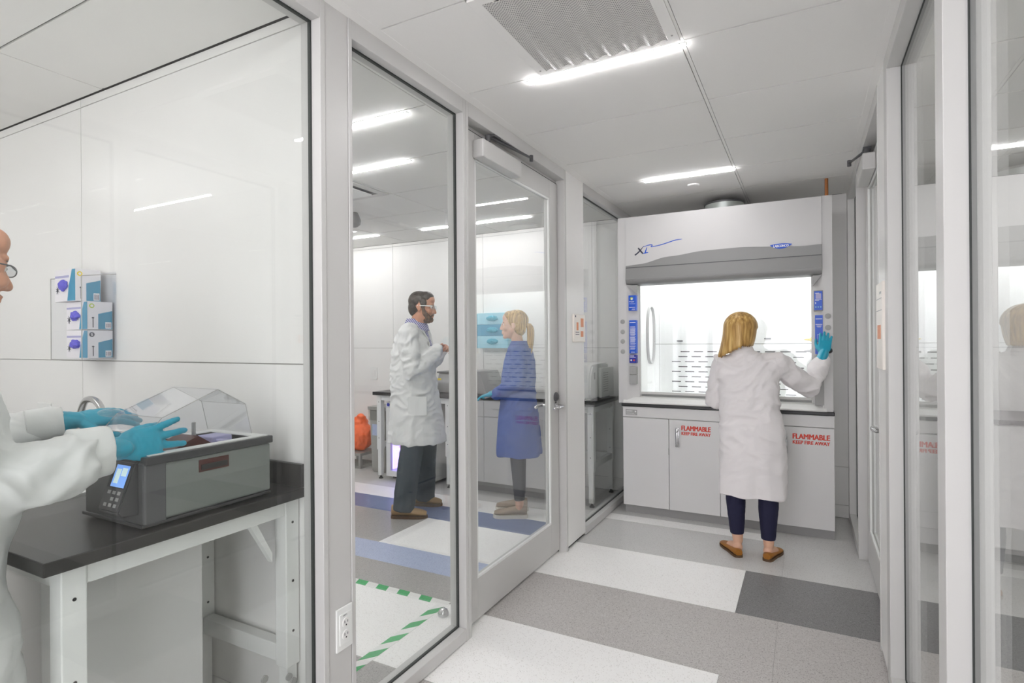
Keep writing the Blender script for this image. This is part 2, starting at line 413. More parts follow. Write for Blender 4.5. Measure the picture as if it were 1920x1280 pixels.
# left rooms
ftile(XW, PX, YS, -.5, 'ftg'); ftile(XW, PX, -.5, .09, 'ftw'); ftile(XW, PX, .09, .69, 'ftg'); ftile(XW, PX, .69, 1.0, 'ftb'); ftile(XW, PX, 1.0, 1.42, 'ftg')
ftile(XW, PX, 1.42, 1.89, 'ftm'); ftile(XW, PX, 1.89, 2.485, 'ftw'); ftile(XW, PX, 2.485, 2.775, 'ftm'); ftile(XW, PX, 2.775, 3.04, 'ftp')
ftile(XW, -2.67, 3.04, 3.63, 'ftm'); ftile(-2.67, PX, 3.04, 3.63, 'ftw'); ftile(XW, PX, 3.63, 3.95, 'ftb'); ftile(XW, PX, 3.95, 4.24, 'ftw'); ftile(XW, PX, 4.24, YB, 'ftl')

# ceiling -----------------------------------------------------------
ce = obj('ceiling', box(XW - .1, XE + .1, YS - .1, YB + .1, CZ + .008, CZ + .1), M['grid'], label='suspended ceiling of off-white rectangular tiles', cat='ceiling', kind='structure')
ys = [YS] + [1.585 - .5965 * k for k in range(5, 0, -1)] + [1.585, 2.185, 2.78, 3.37, 3.96, 4.51, YB]
ys = sorted(y for y in ys if y >= YS)
def ctiles(xs, y0, y1, skip=None):
    yy = [y0] + [y for y in ys if y0 + .05 < y < y1 - .05] + [y1]
    for a, b in zip(xs[:-1], xs[1:]):
        for c, d in zip(yy[:-1], yy[1:]):
            if skip and skip(a, b, c, d): continue
            bm = box(a + .0095, b - .0095, c + .0042, d - .0042, CZ, CZ + .008)
            obj('ceiling_tile', bm, M['tile'], ce)
def skip_vent(a, b, c, d): return a < -.5 < b + .01 and a > -1.1 and c > .9 and d < 2.2 and c > 1.5
ctiles([XL + .035, -.41, XR - .02], YS, YB, lambda a, b, c, d: a < -1 and abs(c - 1.585) < .02)
obj('ceiling_tile', box(XL + .0385, -1.0035, 1.5875, 2.1825, CZ, CZ + .008), M['tile'], ce)
ctiles([XW, -3.98, -2.79, -1.6, XLB], 1.47, YB); ctiles([XW, -3.955, -2.767, -1.58, XLB], YS, 1.365); ctiles([XRB, .79, 1.98, XE], YS, YB)
tr = NB(); bx(tr, XL - .01, XL + .0455, YS, YB, CZ - .001, CZ + .006); bx(tr, XR - .030, XR + .01, YS, YB, CZ - .002, CZ + .006)
obj('ceiling_trim', tr, M['tile'], ce)
for gx_ in (-.41, -3.98, -2.79, -1.6, -3.955, -2.767, .79, 1.98):
    a_, b_ = (YS, 1.36) if gx_ in (-3.955, -2.767) else (1.475, YB) if gx_ < -1.5 else (YS, YB)
    obj('grid_bar', box(gx_ - .0068, gx_ + .0068, a_, b_, CZ + .0015, CZ + .0078), M['tile'], ce)

# solid walls -------------------------------------------------------
def wall(name, b, m, label): return obj(name, b, m, label=label, cat='wall', kind='structure')
wl = wall('wall_left', box(XW - .1, XW, YS, YB, 0, CZ), M['paint'], 'plain white wall at the far left of both left rooms')
wr_ = wall('wall_right', box(XE, XE + .1, YS, YB, 0, CZ), M['paint'], 'plain white wall at the far right, behind the right glass partition')
wall('wall_south', box(XW - .1, XLB, YS - .1, YS, 0, CZ), M['paint'], 'plain white wall behind the near left bench')
wall('wall_rear', box(XRB, XE + .1, YS - .1, YS, 0, CZ), M['paint'], 'plain white wall at the rear of the right room')
wb = wall('wall_back', box(XW - .1, XE + .1, YB + .008, YB + .12, 0, CZ), M['seam'], 'white panelled back wall of the corridor and rooms')
wd = wall('wall_divider', box(XW, -1.452, 1.378, 1.457, 0, CZ), M['seam'], 'white glossy panelled wall between the two left rooms')
g = .0022
def panels(parent, xs, zs, y0, y1, key='wall'):
    for a, b in zip(xs[:-1], xs[1:]):
        for c, d in zip(zs[:-1], zs[1:]):
            obj('wall_panel', bx(NB(), a + g, b - g, y0, y1, c + g, d - g), M[key], parent)
panels(wb, [XW, -4.22, -3.01, -1.80, -1.50], [0, .12, 1.336, 2.505, CZ], YB, YB + .008)
panels(wb, [-1.41, .30], [0, .10, .40, CZ], YB, YB + .008, 'panel'); panels(wb, [.38, 1.5, XE], [0, .12, 1.336, CZ], YB, YB + .008, 'paint')
panels(wd, [XW, -4.17, -2.975, -1.50], [0, .12, 1.327, 2.50, CZ], 1.37, 1.378)
panels(wd, [XW, -4.2, -3.0, -1.50], [0, .12, 1.336, CZ], 1.457, 1.465)

# glazed partitions ---------------------------------------------------
def window(name, side, y0, y1, label, z0=.06, z1=2.473, fy0=.05, fy1=.05):
    """side 'L' or 'R'; pane between y0..y1; frame members fy wide outside the opening"""
    xf, xb = (XL, XLB) if side == 'L' else (XR, XRB)
    xg = (XL - .047) if side == 'L' else (XR + .055)
    a, b = min(xf, xb), max(xf, xb)
    t = thing(name, ((a + b) / 2, (y0 + y1) / 2, 0), label, 'window', kind='structure')
    if fy0: obj('frame_post', box(a, b, y0 - fy0, y0, .0, CZ, .002), M['alu'], t)
    if fy1: obj('frame_post', box(a, b, y1, y1 + fy1, .0, CZ, .002), M['alu'], t)
    obj('head_rail', box(a, b, y0, y1, z1, CZ, .002), M['alu'], t)
    obj('sill_rail', box(a, b, y0, y1, 0.006, z0, .002), M['alu'], t)
    gk = NB(); w_ = .004
    bx(gk, xg - .007, xg + .007, y0, y0 + w_, z0, z1); bx(gk, xg - .007, xg + .007, y1 - w_, y1, z0, z1)
    bx(gk, xg - .007, xg + .007, y0 + w_, y1 - w_, z0, z0 + w_); bx(gk, xg - .007, xg + .007, y0 + w_, y1 - w_, z1 - w_, z1)
    obj('gasket', gk, M['gasket'], t)
    obj('pane', box(xg - .005, xg + .005, y0 + w_, y1 - w_, z0 + w_, z1 - w_), M['glass'], t)
    return t
window('window_1', 'L', -1.0, 1.339, 'large glass pane nearest on the left, in front of the bench', fy0=.06, fy1=.022)
window('window_2', 'L', 1.486, 2.207, 'tall glass pane between the grey post and the left door', fy0=.018, fy1=.023)
window('window_3', 'L', 3.805, 5.06, 'tall glass pane right of the left door, ending at the fume hood', fy0=.0, fy1=.02)
window('window_4', 'R', -1.0, 1.643, 'glass pane at the right edge of the view', fy0=.06, fy1=.087)
window('window_5', 'R', 1.73, 2.66, 'narrow-looking glass pane on the right wall reflecting the fume hood', fy0=.0, fy1=.085)
window('window_6', 'R', 4.20, 5.0, 'far glass pane on the right wall beside the fume hood', fy0=.0, fy1=.08)
# trims
t = thing('trim_1', (-1.455, 1.415, 0), 'grey cover panel on the post at the end of the dividing wall', 'trim', kind='structure')
obj('cover_panel', box(XLB, XL - .003, 1.3625, 1.466, 0, CZ, .001), M['alu'], t)
t = thing('trim_2', (-1.455, 3.64, 0), 'white panel between the left door and the last left glass pane', 'trim', kind='structure')
obj('cover_panel', box(XLB, XL - .002, 3.475, 3.803, .025, CZ, .001), M['panel'], t)
obj('frame_post', box(XLB + .002, XL - .02, 3.475, 3.803, 0, .025), M['gasket'], t)
t = thing('trim_3', (.335, 2.87, 0), 'white panel between the right glass pane and the right door', 'trim', kind='structure')
obj('cover_panel', box(XR + .002, XRB, 2.747, 2.985, .025, CZ, .001), M['panel'], t)
obj('frame_post', box(XR + .02, XRB - .002, 2.747, 2.985, 0, .025), M['gasket'], t)

def door(name, side, y0, y1, label, latch_far):
    sg = 1 if side == 'L' else -1
    xf, xb = (XL, XLB) if side == 'L' else (XR, XRB)
    a, b = min(xf, xb), max(xf, xb)
    t = thing(name, ((a + b) / 2, (y0 + y1) / 2, 0), label, 'door', kind='structure')
    obj('door_jamb', box(a, b, y0 - .0, y0 + .022, 0, CZ, .002), M['alu'], t)
    obj('door_jamb', box(a, b, y1 - .028, y1, 0, CZ, .002), M['alu'], t)
    obj('door_head', box(a, b, y0 + .022, y1 - .028, 2.47, CZ, .002), M['alu'], t)
    # stops
    st = NB(); bx(st, min(xf - sg * .062, xf - sg * .09), max(xf - sg * .062, xf - sg * .09), y0 + .022, y1 - .028, 2.452, 2.47)
    obj('door_stop_strip', st, M['alu'], t)
    gp = NB(); X0 = xf - sg * .058; X1 = xf - sg * .088
    bx(gp, min(X0, X1), max(X0, X1), y0 + .022, y0 + .028, .0, 2.452); bx(gp, min(X0, X1), max(X0, X1), y1 - .036, y1 - .028, .0, 2.452)
    bx(gp, min(X0, X1), max(X0, X1), y0 + .028, y1 - .036, 2.444, 2.452)
    obj('seal', gp, M['gasket'], t)
    d0, d1 = xf - sg * .05, xf - sg * .092
    lo, hi = min(d0, d1), max(d0, d1)
    ya, yb = y0 + .029, y1 - .037
    gy0, gy1 = ya + .13, yb - .125
    obj('stile', box(lo, hi, ya, gy0, .014, 2.443, .0015), M['alu'], t)
    obj('stile', box(lo, hi, gy1, yb, .014, 2.443, .0015), M['alu'], t)
    obj('top_rail', box(lo, hi, gy0 + .001, gy1 - .001, 2.325, 2.443, .0015), M['alu'], t)
    obj('bottom_rail', box(lo, hi, gy0 + .001, gy1 - .001, .014, .215, .0015), M['alu'], t)
    bd = NB(); xa, xb_ = (hi - .012, hi - .002) if side == 'L' else (lo + .002, lo + .012)
    bx(bd, xa, xb_, gy0, gy0 + .012, .215, 2.325); bx(bd, xa, xb_, gy1 - .012, gy1, .215, 2.325)
    bx(bd, xa, xb_, gy0 + .012, gy1 - .012, .215, .227); bx(bd, xa, xb_, gy0 + .012, gy1 - .012, 2.313, 2.325)
    obj('glazing_bead', bd, M['steelw'], t)
    xm = (lo + hi) / 2
    obj('pane', box(xm - .004, xm + .004, gy0, gy1, .215, 2.325), M['glass'], t)
    # lever handle
    yh = yb - .05 if latch_far else ya + .06
    dirn = -1 if latch_far else 1
    for s_ in (1, -1):
        x0 = (hi if s_ > 0 else lo)
        hb = NB(); cyl(hb, (x0, yh, .975), (x0 + s_ * .012, yh, .975), .027); cyl(hb, (x0 + s_ * .01, yh, .975), (x0 + s_ * .055, yh, .975), .0105)
        tube(hb, bezier([(x0 + s_ * .052, yh, .975), (x0 + s_ * .060, yh + dirn * .03, .975), (x0 + s_ * .060, yh + dirn * .09, .974), (x0 + s_ * .045, yh + dirn * .118, .972)], 12), .0105, 10)
        obj('handle', hb, M['chrome'], t, smooth=True)
        cb = NB(); lathe(cb, (x0, yh, 1.035), [(.03, 0), (.03, .010), (.022, .016), (.012, .018)], (s_, 0, 0)); obj('lock_cylinder', cb, M['greyd' if s_ * sg > 0 else 'chrome'], t, smooth=True)
    # door closer on the corridor face
    xc = d0
    yc0 = ya + .11 if latch_far else y0 + .57
    c = NB(); bx(c, min(xc, xc + sg * .062), max(xc, xc + sg * .062), yc0, yc0 + .42, 2.315, 2.405, .006)
    cl = obj('door_closer', c, M['alu'], t)
    am = NB(); 
    cyl(am, (xc + sg * .03, yc0 + .10, 2.405), (xc + sg * .03, yc0 + .10, 2.452), .014)
    ypv = yc0 + .10
    if side == 'L':
        p0 = Vector((xc + sg * .03, ypv, 2.447)); p1 = Vector((xc + sg * .16, ypv + .30, 2.452)); p2 = Vector((xf - sg * .02, ypv + .05, 2.462))
        p1 = Vector((xc + sg * .075, ypv + .42, 2.45)); p2 = Vector((xc + sg * .03, ypv + .07, 2.463))
    else:
        p0 = Vector((xc + sg * .03, ypv, 2.447)); p1 = Vector((xc + sg * .105, ypv + .20, 2.44)); p2 = Vector((xc + sg * .03, ypv + .05, 2.463))
    for q0, q1 in ((p0, p1), (p1, p2)):
        tube(am, [q0, q1], [(.011, .004), (.009, .004)], 8)
    cyl(am, p1 - Vector((0, 0, .018)), p1 + Vector((0, 0, .016)), .011)
    bx(am, p2.x - .02, p2.x + .02, p2.y - .035, p2.y + .035, 2.458, 2.47)
    obj('closer_arm', am, M['greyd'], cl, smooth=True)
    return t
door('door_1', 'L', 2.232, 3.475, 'left glazed aluminium door with lever handle and closer', True)
door('door_2', 'R', 2.985, 4.20, 'right glazed aluminium door seen edge-on', False)

# ================================================================== LIGHTS
def bar(x0, x1, y, label, m='lamp', group=None):
    t = thing('light_bar', ((x0 + x1) / 2, y, CZ), label, 'light', group)
    obj('housing', box(x0 - .006, x1 + .006, y - .012, y + .012, CZ - .004, CZ + .02), M['steelw'], t)
    obj('diffuser', box(x0, x1, y - .010, y + .010, CZ - .011, CZ - .004), M[m], t)
bar(-1.068, -.404, 2.212, 'short white linear light at the edge of the ceiling return grille')
bar(-1.01, -.41, 3.975, 'short white linear light in the corridor ceiling nearest the fume hood')
bar(-1.07, -.41, .42, 'added unseen linear fill light in the corridor ceiling above the viewpoint')  # unseen bar added as corridor fill
bar(-1.07, -.41, .76, 'added unseen linear fill light in the corridor ceiling, nearest behind the return grille')  # added out of view to make up for the dimmer visible bars
bar(-1.07, -.41, -.3, 'added unseen linear fill light in the corridor ceiling, second behind the viewpoint')  # extra bar out of view, added to lift the corridor light
bar(-1.07, -.41, -.9, 'added unseen linear fill light in the corridor ceiling behind the viewpoint')  # added fill behind the camera, never in view
bar(-2.95, -1.744, 2.215, 'linear light nearest the window in the middle room ceiling', 'lamp_mid', 'linear lights of the middle room')
bar(-3.39, -2.185, 2.80, 'second linear light from the window in the middle room ceiling', 'lamp_mid', 'linear lights of the middle room')
bar(-5.2, -3.99, 4.575, 'linear light near the back wall, left end of the middle room', 'lamp_mid', 'linear lights of the middle room')
bar(-3.42, -2.206, 4.58, 'linear light near the back wall, right end of the middle room', 'lamp_mid', 'linear lights of the middle room')
for k_, (x_, y_) in enumerate(((-4.7, 1.72), (-5.0, 2.5))):
    bar(x_, x_ + 1.15, y_, ('first', 'second', 'third', 'fourth')[k_] + ' added unseen linear light behind the grey post in the middle room ceiling', 'lamp_mid', 'linear lights of the middle room')  # hidden bars added to brighten the middle room
bar(-3.0, -1.8, .05, 'linear light in the near left room ceiling above the bench', 'lamp_room', 'linear lights of the near left room')
bar(-4.6, -3.4, .42, 'linear light in the near left room ceiling by the far left wall', 'lamp_room', 'linear lights of the near left room')
bar(-3.4, -2.2, -.9, 'linear light at the rear of the near left room ceiling', 'lamp_room', 'linear lights of the near left room')
for x, y, s in ((.9, .9, 'nearest'), (1.1, 2.7, 'middle'), (.9, 4.3, 'farthest')):
    bar(x, x + 1.2, y, s + ' linear light in the right room ceiling', 'lamp_far', 'linear lights of the right room')

# return grille
t = thing('ceiling_vent', (-.7, 1.88, CZ), 'perforated white return air grille in the corridor ceiling', 'vent')
bm = NB(); x0, x1, y0, y1 = -.998, -.413, 1.588, 2.180
bx(bm, x0, x0 + .04, y0, y1, CZ - .006, CZ + .006); bx(bm, x1 - .04, x1, y0, y1, CZ - .006, CZ + .006)
bx(bm, x0 + .04, x1 - .04, y0, y0 + .035, CZ - .006, CZ + .006); bx(bm, x0 + .04, x1 - .04, y1 - .03, y1, CZ - .006, CZ + .006)
obj('frame', bm, M['tile'], t)
bm = NB(); n = 90; rows = []
for i in range(n + 1):
    x = x0 + .04 + (x1 - x0 - .08) * i / n; z = CZ - .002 + (-.004 + .006 * math.sin(2 * PI * 6.5 * i / n))
    rows.append((bm.verts.new((x, y0 + .035, z)), bm.verts.new((x, y1 - .03, z)), bm.verts.new((x, y1 - .03, z + .002)), bm.verts.new((x, y0 + .035, z + .002))))
for a, b in zip(rows[:-1], rows[1:]):
    for k in range(4): bm.faces.new((a[k], a[(k + 1) % 4], b[(k + 1) % 4], b[k]))
obj('perforated_sheet', bm, M['perf'], t)
for sx, sy in ((x0 + .02, y1 - .045), (x1 - .02, y1 - .06)):
    obj('screw', cyl(NB(), (sx, sy, CZ - .0075), (sx, sy, CZ - .005), .004, 12), M['grey'], t)
# sprinkler cover
bm = NB(); lathe(bm, (-.72, 4.245, CZ - .012), [(.038, 0), (.042, .004), (.042, .012)])
obj('sprinkler_cover', bm, M['tile'], smooth=True, label='small round white sprinkler cover plate in the ceiling above the hood', cat='sprinkler')
# diffuser & camera in middle room
t = thing('ceiling_diffuser', (-3.12, 3.07, CZ), 'square white air diffuser in the middle room ceiling', 'diffuser')
obj('frame', (lambda b: (bx(b, -3.4, -2.82, 3.30, 3.36, CZ - .008, CZ - .001), bx(b, -2.88, -2.82, 2.79, 3.30, CZ - .008, CZ - .001), bx(b, -3.4, -3.34, 2.79, 3.30, CZ - .008, CZ - .001), b)[-1])(NB()), M['alu'], t)
obj('plate', box(-3.30, -2.915, 2.83, 3.27, CZ - .022, CZ - .012), M['steelw'], t)
obj('throat', box(-3.34, -2.88, 2.79, 3.30, CZ - .006, CZ - .002), M['greyd'], t)
t = thing('ceiling_camera', (-3.50, 3.70, 2.45), 'grey dome sensor hanging from the middle room ceiling', 'sensor')
bm = NB(); lathe(bm, (-3.50, 3.70, 2.44), [(.012, -.03), (.03, -.022), (.055, 0), (.06, .03), (.045, .07), (.03, .10)]); obj('dome', bm, M['greyg'], t, smooth=True)

# ================================================================== FUME HOOD
FY = 4.47
cab = thing('base_cabinet', (-.575, 4.8, 0), 'pale grey four-door flammable storage base cabinet under the fume hood', 'cabinet')
X0, X1 = -1.328, .174
obj('carcass', box(X0, X1, FY + .02, 5.05, .085, .866, .001), M['cab'], cab)
obj('toe_kick', box(X0 + .01, X1 - .002, FY + .03, 5.0, 0, .085), M['kick'], cab)
obj('top_rail', box(X0, X1, FY, FY + .019, .783, .866, .0015), M['cab'], cab)
dx = [X0, -.958, -.577, -.195, X1]
for i in range(4):
    d = obj('door', box(dx[i] + .002, dx[i + 1] - .002, FY - .002, FY + .019, .068, .778, .0015), M['cab'], cab)
    if i in (1, 3):
        hx = dx[i] + .065 if i == 1 else dx[i] + .075
        if i == 3: hx = -.135
        hb = NB(); bx(hb, hx - .014, hx + .014, FY - .006, FY - .002, .565, .715, .004); tube(hb, [(hx, FY - .006, .70), (hx, FY - .018, .69)], .012, 12)
        tube(hb, bezier([(hx, FY - .02, .71), (hx, FY - .024, .66), (hx, FY - .02, .60), (hx, FY - .012, .57)], 10), [(.011, .004)] * 11, 8)
        obj('paddle_handle', hb, M['chrome'], d, smooth=True)
    if i in (0,):
        obj('hinge', cyl(NB(), (dx[1] - .001, FY - .003, .50), (dx[1] - .001, FY - .003, .55), .004, 8), M['grey'], d)
for (tx, wdt) in ((-.86, .215), (-.085, .23)):
    k = 1 if tx < -.5 else 3
    obj('lettering', text_bm('FLAMMABLE', wdt, .036, (tx, FY - .0022, .700 - (.006 if k == 3 else 0)), (1, 0, 0), bold=.02), M['red'], cab)
    obj('lettering', text_bm('KEEP FIRE AWAY', wdt, .024, (tx, FY - .0022, .664 - (.006 if k == 3 else 0)), (1, 0, 0), bold=.02), M['red'], cab)
np_ = obj('name_plate', box(-1.305, -1.21, FY - .002, FY, .797, .842, .0008), M['grey'], cab)
obj('lettering', text_bm('LABCONCO', .05, .009, (-1.298, FY - .0022, .826), (1, 0, 0), bold=.01), M['white'], np_)
bm = NB()
for k in range(2): bx(bm, -1.298, -1.235 + .01 * k, FY - .003, FY - .002, .812 - .009 * k, .8135 - .009 * k)
bx(bm, -1.228, -1.218, FY - .003, FY - .002, .822, .832)
obj('print_lines', bm, M['white'], np_, kind='stuff')
wt = thing('work_surface', (-.575, 4.75, .866), 'black-edged epoxy work surface under the fume hood', 'worktop')
obj('slab', box(X0 - .008, X1 + .002, FY - .012, 5.05, .868, .893, .004), M['blackp'], wt)

hood = thing('fume_hood', (-.6, 4.75, .893), 'large white and grey laboratory fume hood with raised glass sash', 'fume hood')
HL, HR = -1.36, .168     # outer sides
IL, IR = -1.20, .045     # opening
IB = 5.02
HT = 2.403; OZ0, OZ1 = .965, 1.846
# outer shell
obj('side_panel', box(HL, HL + .012, FY + .0, IB + .03, .895, HT), M['hoodw'], hood)
obj('side_panel', box(HR - .012, HR, FY + .0, IB + .03, .895, HT), M['hoodw'], hood)
obj('top_panel', box(HL + .012, HR - .012, FY, IB + .03, HT - .012, HT), M['hoodw'], hood)
obj('rear_panel', box(HL + .012, HR - .012, IB + .018, IB + .03, .895, HT - .012), M['hoodw'], hood)
# corner posts: outer strip flat, inner strip angled into the opening (airfoil)
for nm, xo, xi, xm in (('left', HL, IL, -1.292), ('right', HR, IR, .106)):
    bm = NB(); prism(bm, [(xo, FY, .895), (xm, FY - .004, .895), (xi, FY + .045, .895), (xi, FY + .075, .895), (xo, FY + .075, .895)], (0, 0, HT - .895 - (0.555 if False else 0)))
    post = obj('corner_post', bm, M['hoodw'], hood)
# interior liners
obj('liner_side', box(IL - .006, IL, FY + .076, IB, .93, 2.25), M['hoodin'], hood)
obj('liner_side', box(IR, IR + .006, FY + .076, IB, .93, 2.25), M['hoodin'], hood)
bf = obj('baffle', box(IL, IR, IB, IB + .012, .90, 2.25), M['hoodin'], hood)
obj('baffle_joint', box(IL, IR, IB - .001, IB, 1.366, 1.371), M['grey'], bf)
obj('baffle_joint', box(IL + .045, IL + .048, IB - .001, IB, .95, 2.2), M['seam'], bf)
# baffle slots
bm = NB(); cnt = 0
zz = [1.302 - .0435 * i for i in range(9)]
for i, z in enumerate(zz):
    off = 0 if i % 2 == 0 else .056
    x = -1.045 + off if i else -.97
    while x < IR - .09:
        hgt = .0035 if i % 3 else .0045
        o_ = obj('slot', box(x, x + .076, IB - .0012, IB - .0002, z - hgt, z + hgt), M['greyd'], bf)
        x += .1125
for (x, z) in ((-1.0, 1.395), (-.30, 1.41), (-1.05, .93), (-.12, .93), (-.40, .93)):
    obj('baffle_clip', box(x, x + .05, IB - .008, IB - .001, z - .005, z + .005, .002), M['greyd'], bf)
obj('hood_lamp', box(IL + .2, IR - .2, FY + .22, FY + .34, 2.235, 2.245), M['lamp_hood'], hood, label='lit tube of the hood')
obj('hood_ceiling', box(IL, IR, FY + .08, IB, 2.248, 2.26), M['hoodin'], hood)
# oval access ring on left liner
bm = NB(); pts = []
cyv, czv, ry, rz = 4.86, 1.448, .115, .245
for k in range(40):
    a = 2 * PI * k / 40; ca, sa = math.cos(a), math.sin(a)
    pts.append((IL + .004, cyv + ry * math.copysign(abs(ca) ** .75, ca), czv + rz * math.copysign(abs(sa) ** .75, sa)))
tube(bm, pts, [(.019, .006)] * 40, 8, closed=True)
obj('access_ring', bm, M['grey'], hood, smooth=True)
# front panel with arched lower edge + grey moulding
def arch(u):   # u 0..1 left->right : height of the white/grey boundary
    a = 2.022; 
    return 1.985 + .02 + .112 * max(0, math.sin(PI * min(1, max(0, (u + .0)))) ** 1.0) * 1.0 * (1 if True else 0) - .0
N = 40
prof = []
for i in range(N + 1):
    u = i / N
    # measured: low at the left (2.015), peak (2.075) about 0.62, falls to 2.03 at right
    kk = [(0, 2.006), (.08, 2.014), (.25, 2.058), (.45, 2.083), (.62, 2.086), (.80, 2.072), (.92, 2.060), (1, 2.064)]
    for (a, va), (b, vb) in zip(kk[:-1], kk[1:]):
        if a <= u <= b: s_ = (u - a) / (b - a); s_ = s_ * s_ * (3 - 2 * s_); v_ = va + (vb - va) * s_; break
    prof.append((-1.290 + (1.394) * u, v_))
top = [(x, FY - .012, HT - .004) for x in (-1.290, .104)]
bm = NB(); prism(bm, [(x, FY - .012, z + .0) for x, z in prof] + [top[1], top[0]], (0, .016, 0)); obj('front_panel', bm, M['hoodw'], hood)
bm = NB(); prism(bm, [(x, FY - .022, z) for x, z in prof] + [(.104, FY - .022, 1.992), (-1.290, FY - .022, 1.992)], (0, .022, 0)); obj('arched_moulding', bm, M['hoodg'], hood)
# lower bullnose moulding
sec = []
for k in range(9):
    a = PI / 2 * k / 8; sec.append((FY - .032 + .05 * (1 - math.cos(a)), 1.868 + .03 - .05 * math.sin(a) * .9))
sec = [(FY - .024, 1.988), (FY - .030, 1.90)] + sec + [(FY + .06, 1.846), (FY + .06, 1.988)]
bm = NB(); prism(bm, [(-1.290, y, z) for y, z in sec], (1.394, 0, 0)); obj('lower_moulding', bm, M['hoodg'], hood, smooth=True)
obj('moulding_joint', box(-1.289, .103, FY - .0252, FY - .02, 1.9865, 1.9925), M['greyd'], hood)
# bevelled wing corners below moulding
for xa, xb, s_ in ((-1.290, IL, 1), (.104, IR, -1)):
    bm = NB(); prism(bm, [(xa, FY - .006, 1.85), (xb, FY - .006, 1.85), (xb, FY - .006, 1.775)], (0, .04, 0)); obj('wing', bm, M['grey'], hood)
# airfoil sill
bm = NB(); prism(bm, [(HL + .04, y, z) for y, z in ((FY - .02, .895), (FY - .022, .905), (FY + .02, .938), (FY + .06, .948), (FY + .09, .945), (FY + .09, .895))], (HR - HL - .08, 0, 0)); obj('airfoil_sill', bm, M['sill'], hood, smooth=False)
obj('sill_vent', box(IL + .005, IR - .005, FY + .095, FY + .135, .940, .966, .003), M['hoodg'], hood)
obj('floor_tray', box(IL, IR, FY + .14, IB, .90, .925), M['hoodin'], hood)
obj('sash_track', box(IL - .001, IL + .008, FY + .05, FY + .07, .95, 1.85), M['alu'], hood)
obj('sash_track', box(IR - .008, IR + .001, FY + .05, FY + .07, .95, 1.85), M['alu'], hood)
obj('sash_glass', box(IL + .008, IR - .008, FY + .055, FY + .061, .985, 1.85), M['clear'], hood)
obj('sash_pull', box(IL + .008, IR - .008, FY + .040, FY + .072, .967, .985, .003), M['alu'], hood)
# printed panels on the left post (angled plane ignored, flat labels slightly proud)
def label_panel(x0, x1, z0, z1, m, lines, name='label_panel', y=FY - .008, extra=None, lm='white'):
    p = obj(name, box(x0, x1, y, y + .05, z0, z1, .001), M[m], hood)
    b = NB()
    for (u0, u1, v0, v1) in lines:
        bx(b, x0 + (x1 - x0) * u0, x0 + (x1 - x0) * u1, y - .0006, y + .0002, z0 + (z1 - z0) * v0, z0 + (z1 - z0) * v1)
    if lines: obj('print_lines', b, M[lm], p, kind='stuff')
    return p
lp = label_panel(-1.272, -1.212, 1.644, 1.768, 'blue', [(.1, .5, .2, .225), (.5, .9, .2, .22), (.5, .9, .1, .12), (.4, .9, .05, .065), (.1, .9, .44, .455)])
obj('logo', lathe(NB(), (-1.247, FY - .009, 1.742), [(.012, 0), (.012, .001)], (0, -1, 0)), M['lime'], lp)
obj('logo', lathe(NB(), (-1.244, FY - .0105, 1.738), [(.008, 0), (.008, .001)], (0, -1, 0)), M['white'], lp)
obj('lettering', text_bm('Proper', .04, .011, (-1.265, FY - .0085, 1.710), (1, 0, 0), bold=.01), M['white'], lp)
ln = [(.08, .92, .925, .94)] + [(.1, .9, .80 - .012 * k, .805 - .012 * k) for k in range(0)]
zl = .80
rnd = random.Random(3)
while zl > .12:
    ln.append((.08 + rnd.random() * .08, .80 + rnd.random() * .14, zl, zl + .009)); zl -= .021 if rnd.random() > .2 else .036
ln.append((.25, .8, .03, .045))
label_panel(-1.268, -1.212, 1.298, 1.566, 'blue', ln)
lp = label_panel(-1.268, -1.212, 1.220, 1.286, 'navyp', [(.08, .7, .82, .90), (.08, .92, .68, .73)])
obj('badge', lathe(NB(), (-1.253, FY - .009, 1.243), [(.007, 0), (.007, .001)], (0, -1, 0), 16), M['white'], lp)
obj('badge', lathe(NB(), (-1.230, FY - .009, 1.243), [(.007, 0), (.007, .001)], (0, -1, 0), 16), M['red'], lp)
for z0, z1 in ((1.148, 1.212), (1.08, 1.144), (0, 0)):
    if z1: label_panel(-1.268, -1.212, z0 - .03 if z0 < 1.1 else z0 - .02, z1 - .02 if z0 > 1.1 else z1 - .02, 'grey', [], 'blank_cover')
lp = label_panel(.052, .110, 1.601, 1.743, 'hoodg', [])
lp = label_panel(.056, .106, 1.606, 1.738, 'blue', [(.1, .6, .88, .91), (.1, .9, .54, .56), (.1, .6, .49, .52), (.1, .2, .32, .42)], 'display_unit', y=FY - .011)
obj('display', box(.064, .098, FY - .0125, FY - .011, 1.684, 1.722), M['lilac'], lp)
for k in range(3): obj('button', lathe(NB(), (.065 + .015 * k, FY - .012, 1.627), [(.0045, 0), (.0045, .002)], (0, -1, 0), 12), M['tealL'], lp)
lp = label_panel(.054, .112, 1.292, 1.575, 'alu', [])
lp = label_panel(.059, .107, 1.297, 1.570, 'blue', [(.08, .92, .895, .91), (.08, .92, .755, .768), (.2, .85, .715, .728), (.3, .75, .69, .70)], 'instruction_panel', y=FY - .011)
bm = NB()
for (a, b, c, d) in ((.3, .85, .38, .385), (.3, .85, .18, .185), (.3, .32, .18, .385), (.83, .85, .18, .385), (.5, .52, .2, .36), (.6, .8, .3, .305)):
    bx(bm, .059 + .048 * a, .059 + .048 * b, FY - .0118, FY - .011, 1.297 + .273 * (c + .12), 1.297 + .273 * (d + .12))
obj('diagram', bm, M['white'], lp)
label_panel(.056, .112, .94, 1.20, 'grey', [], 'blank_cover')
for z in (1.556, 1.473, 1.395, 1.312):
    b = NB(); lathe(b, (-1.323, FY - .001, z), [(.019, 0), (.019, .004), (.014, .006)], (0, -1, 0)); obj('service_port', b, M['grey'], hood, smooth=True)
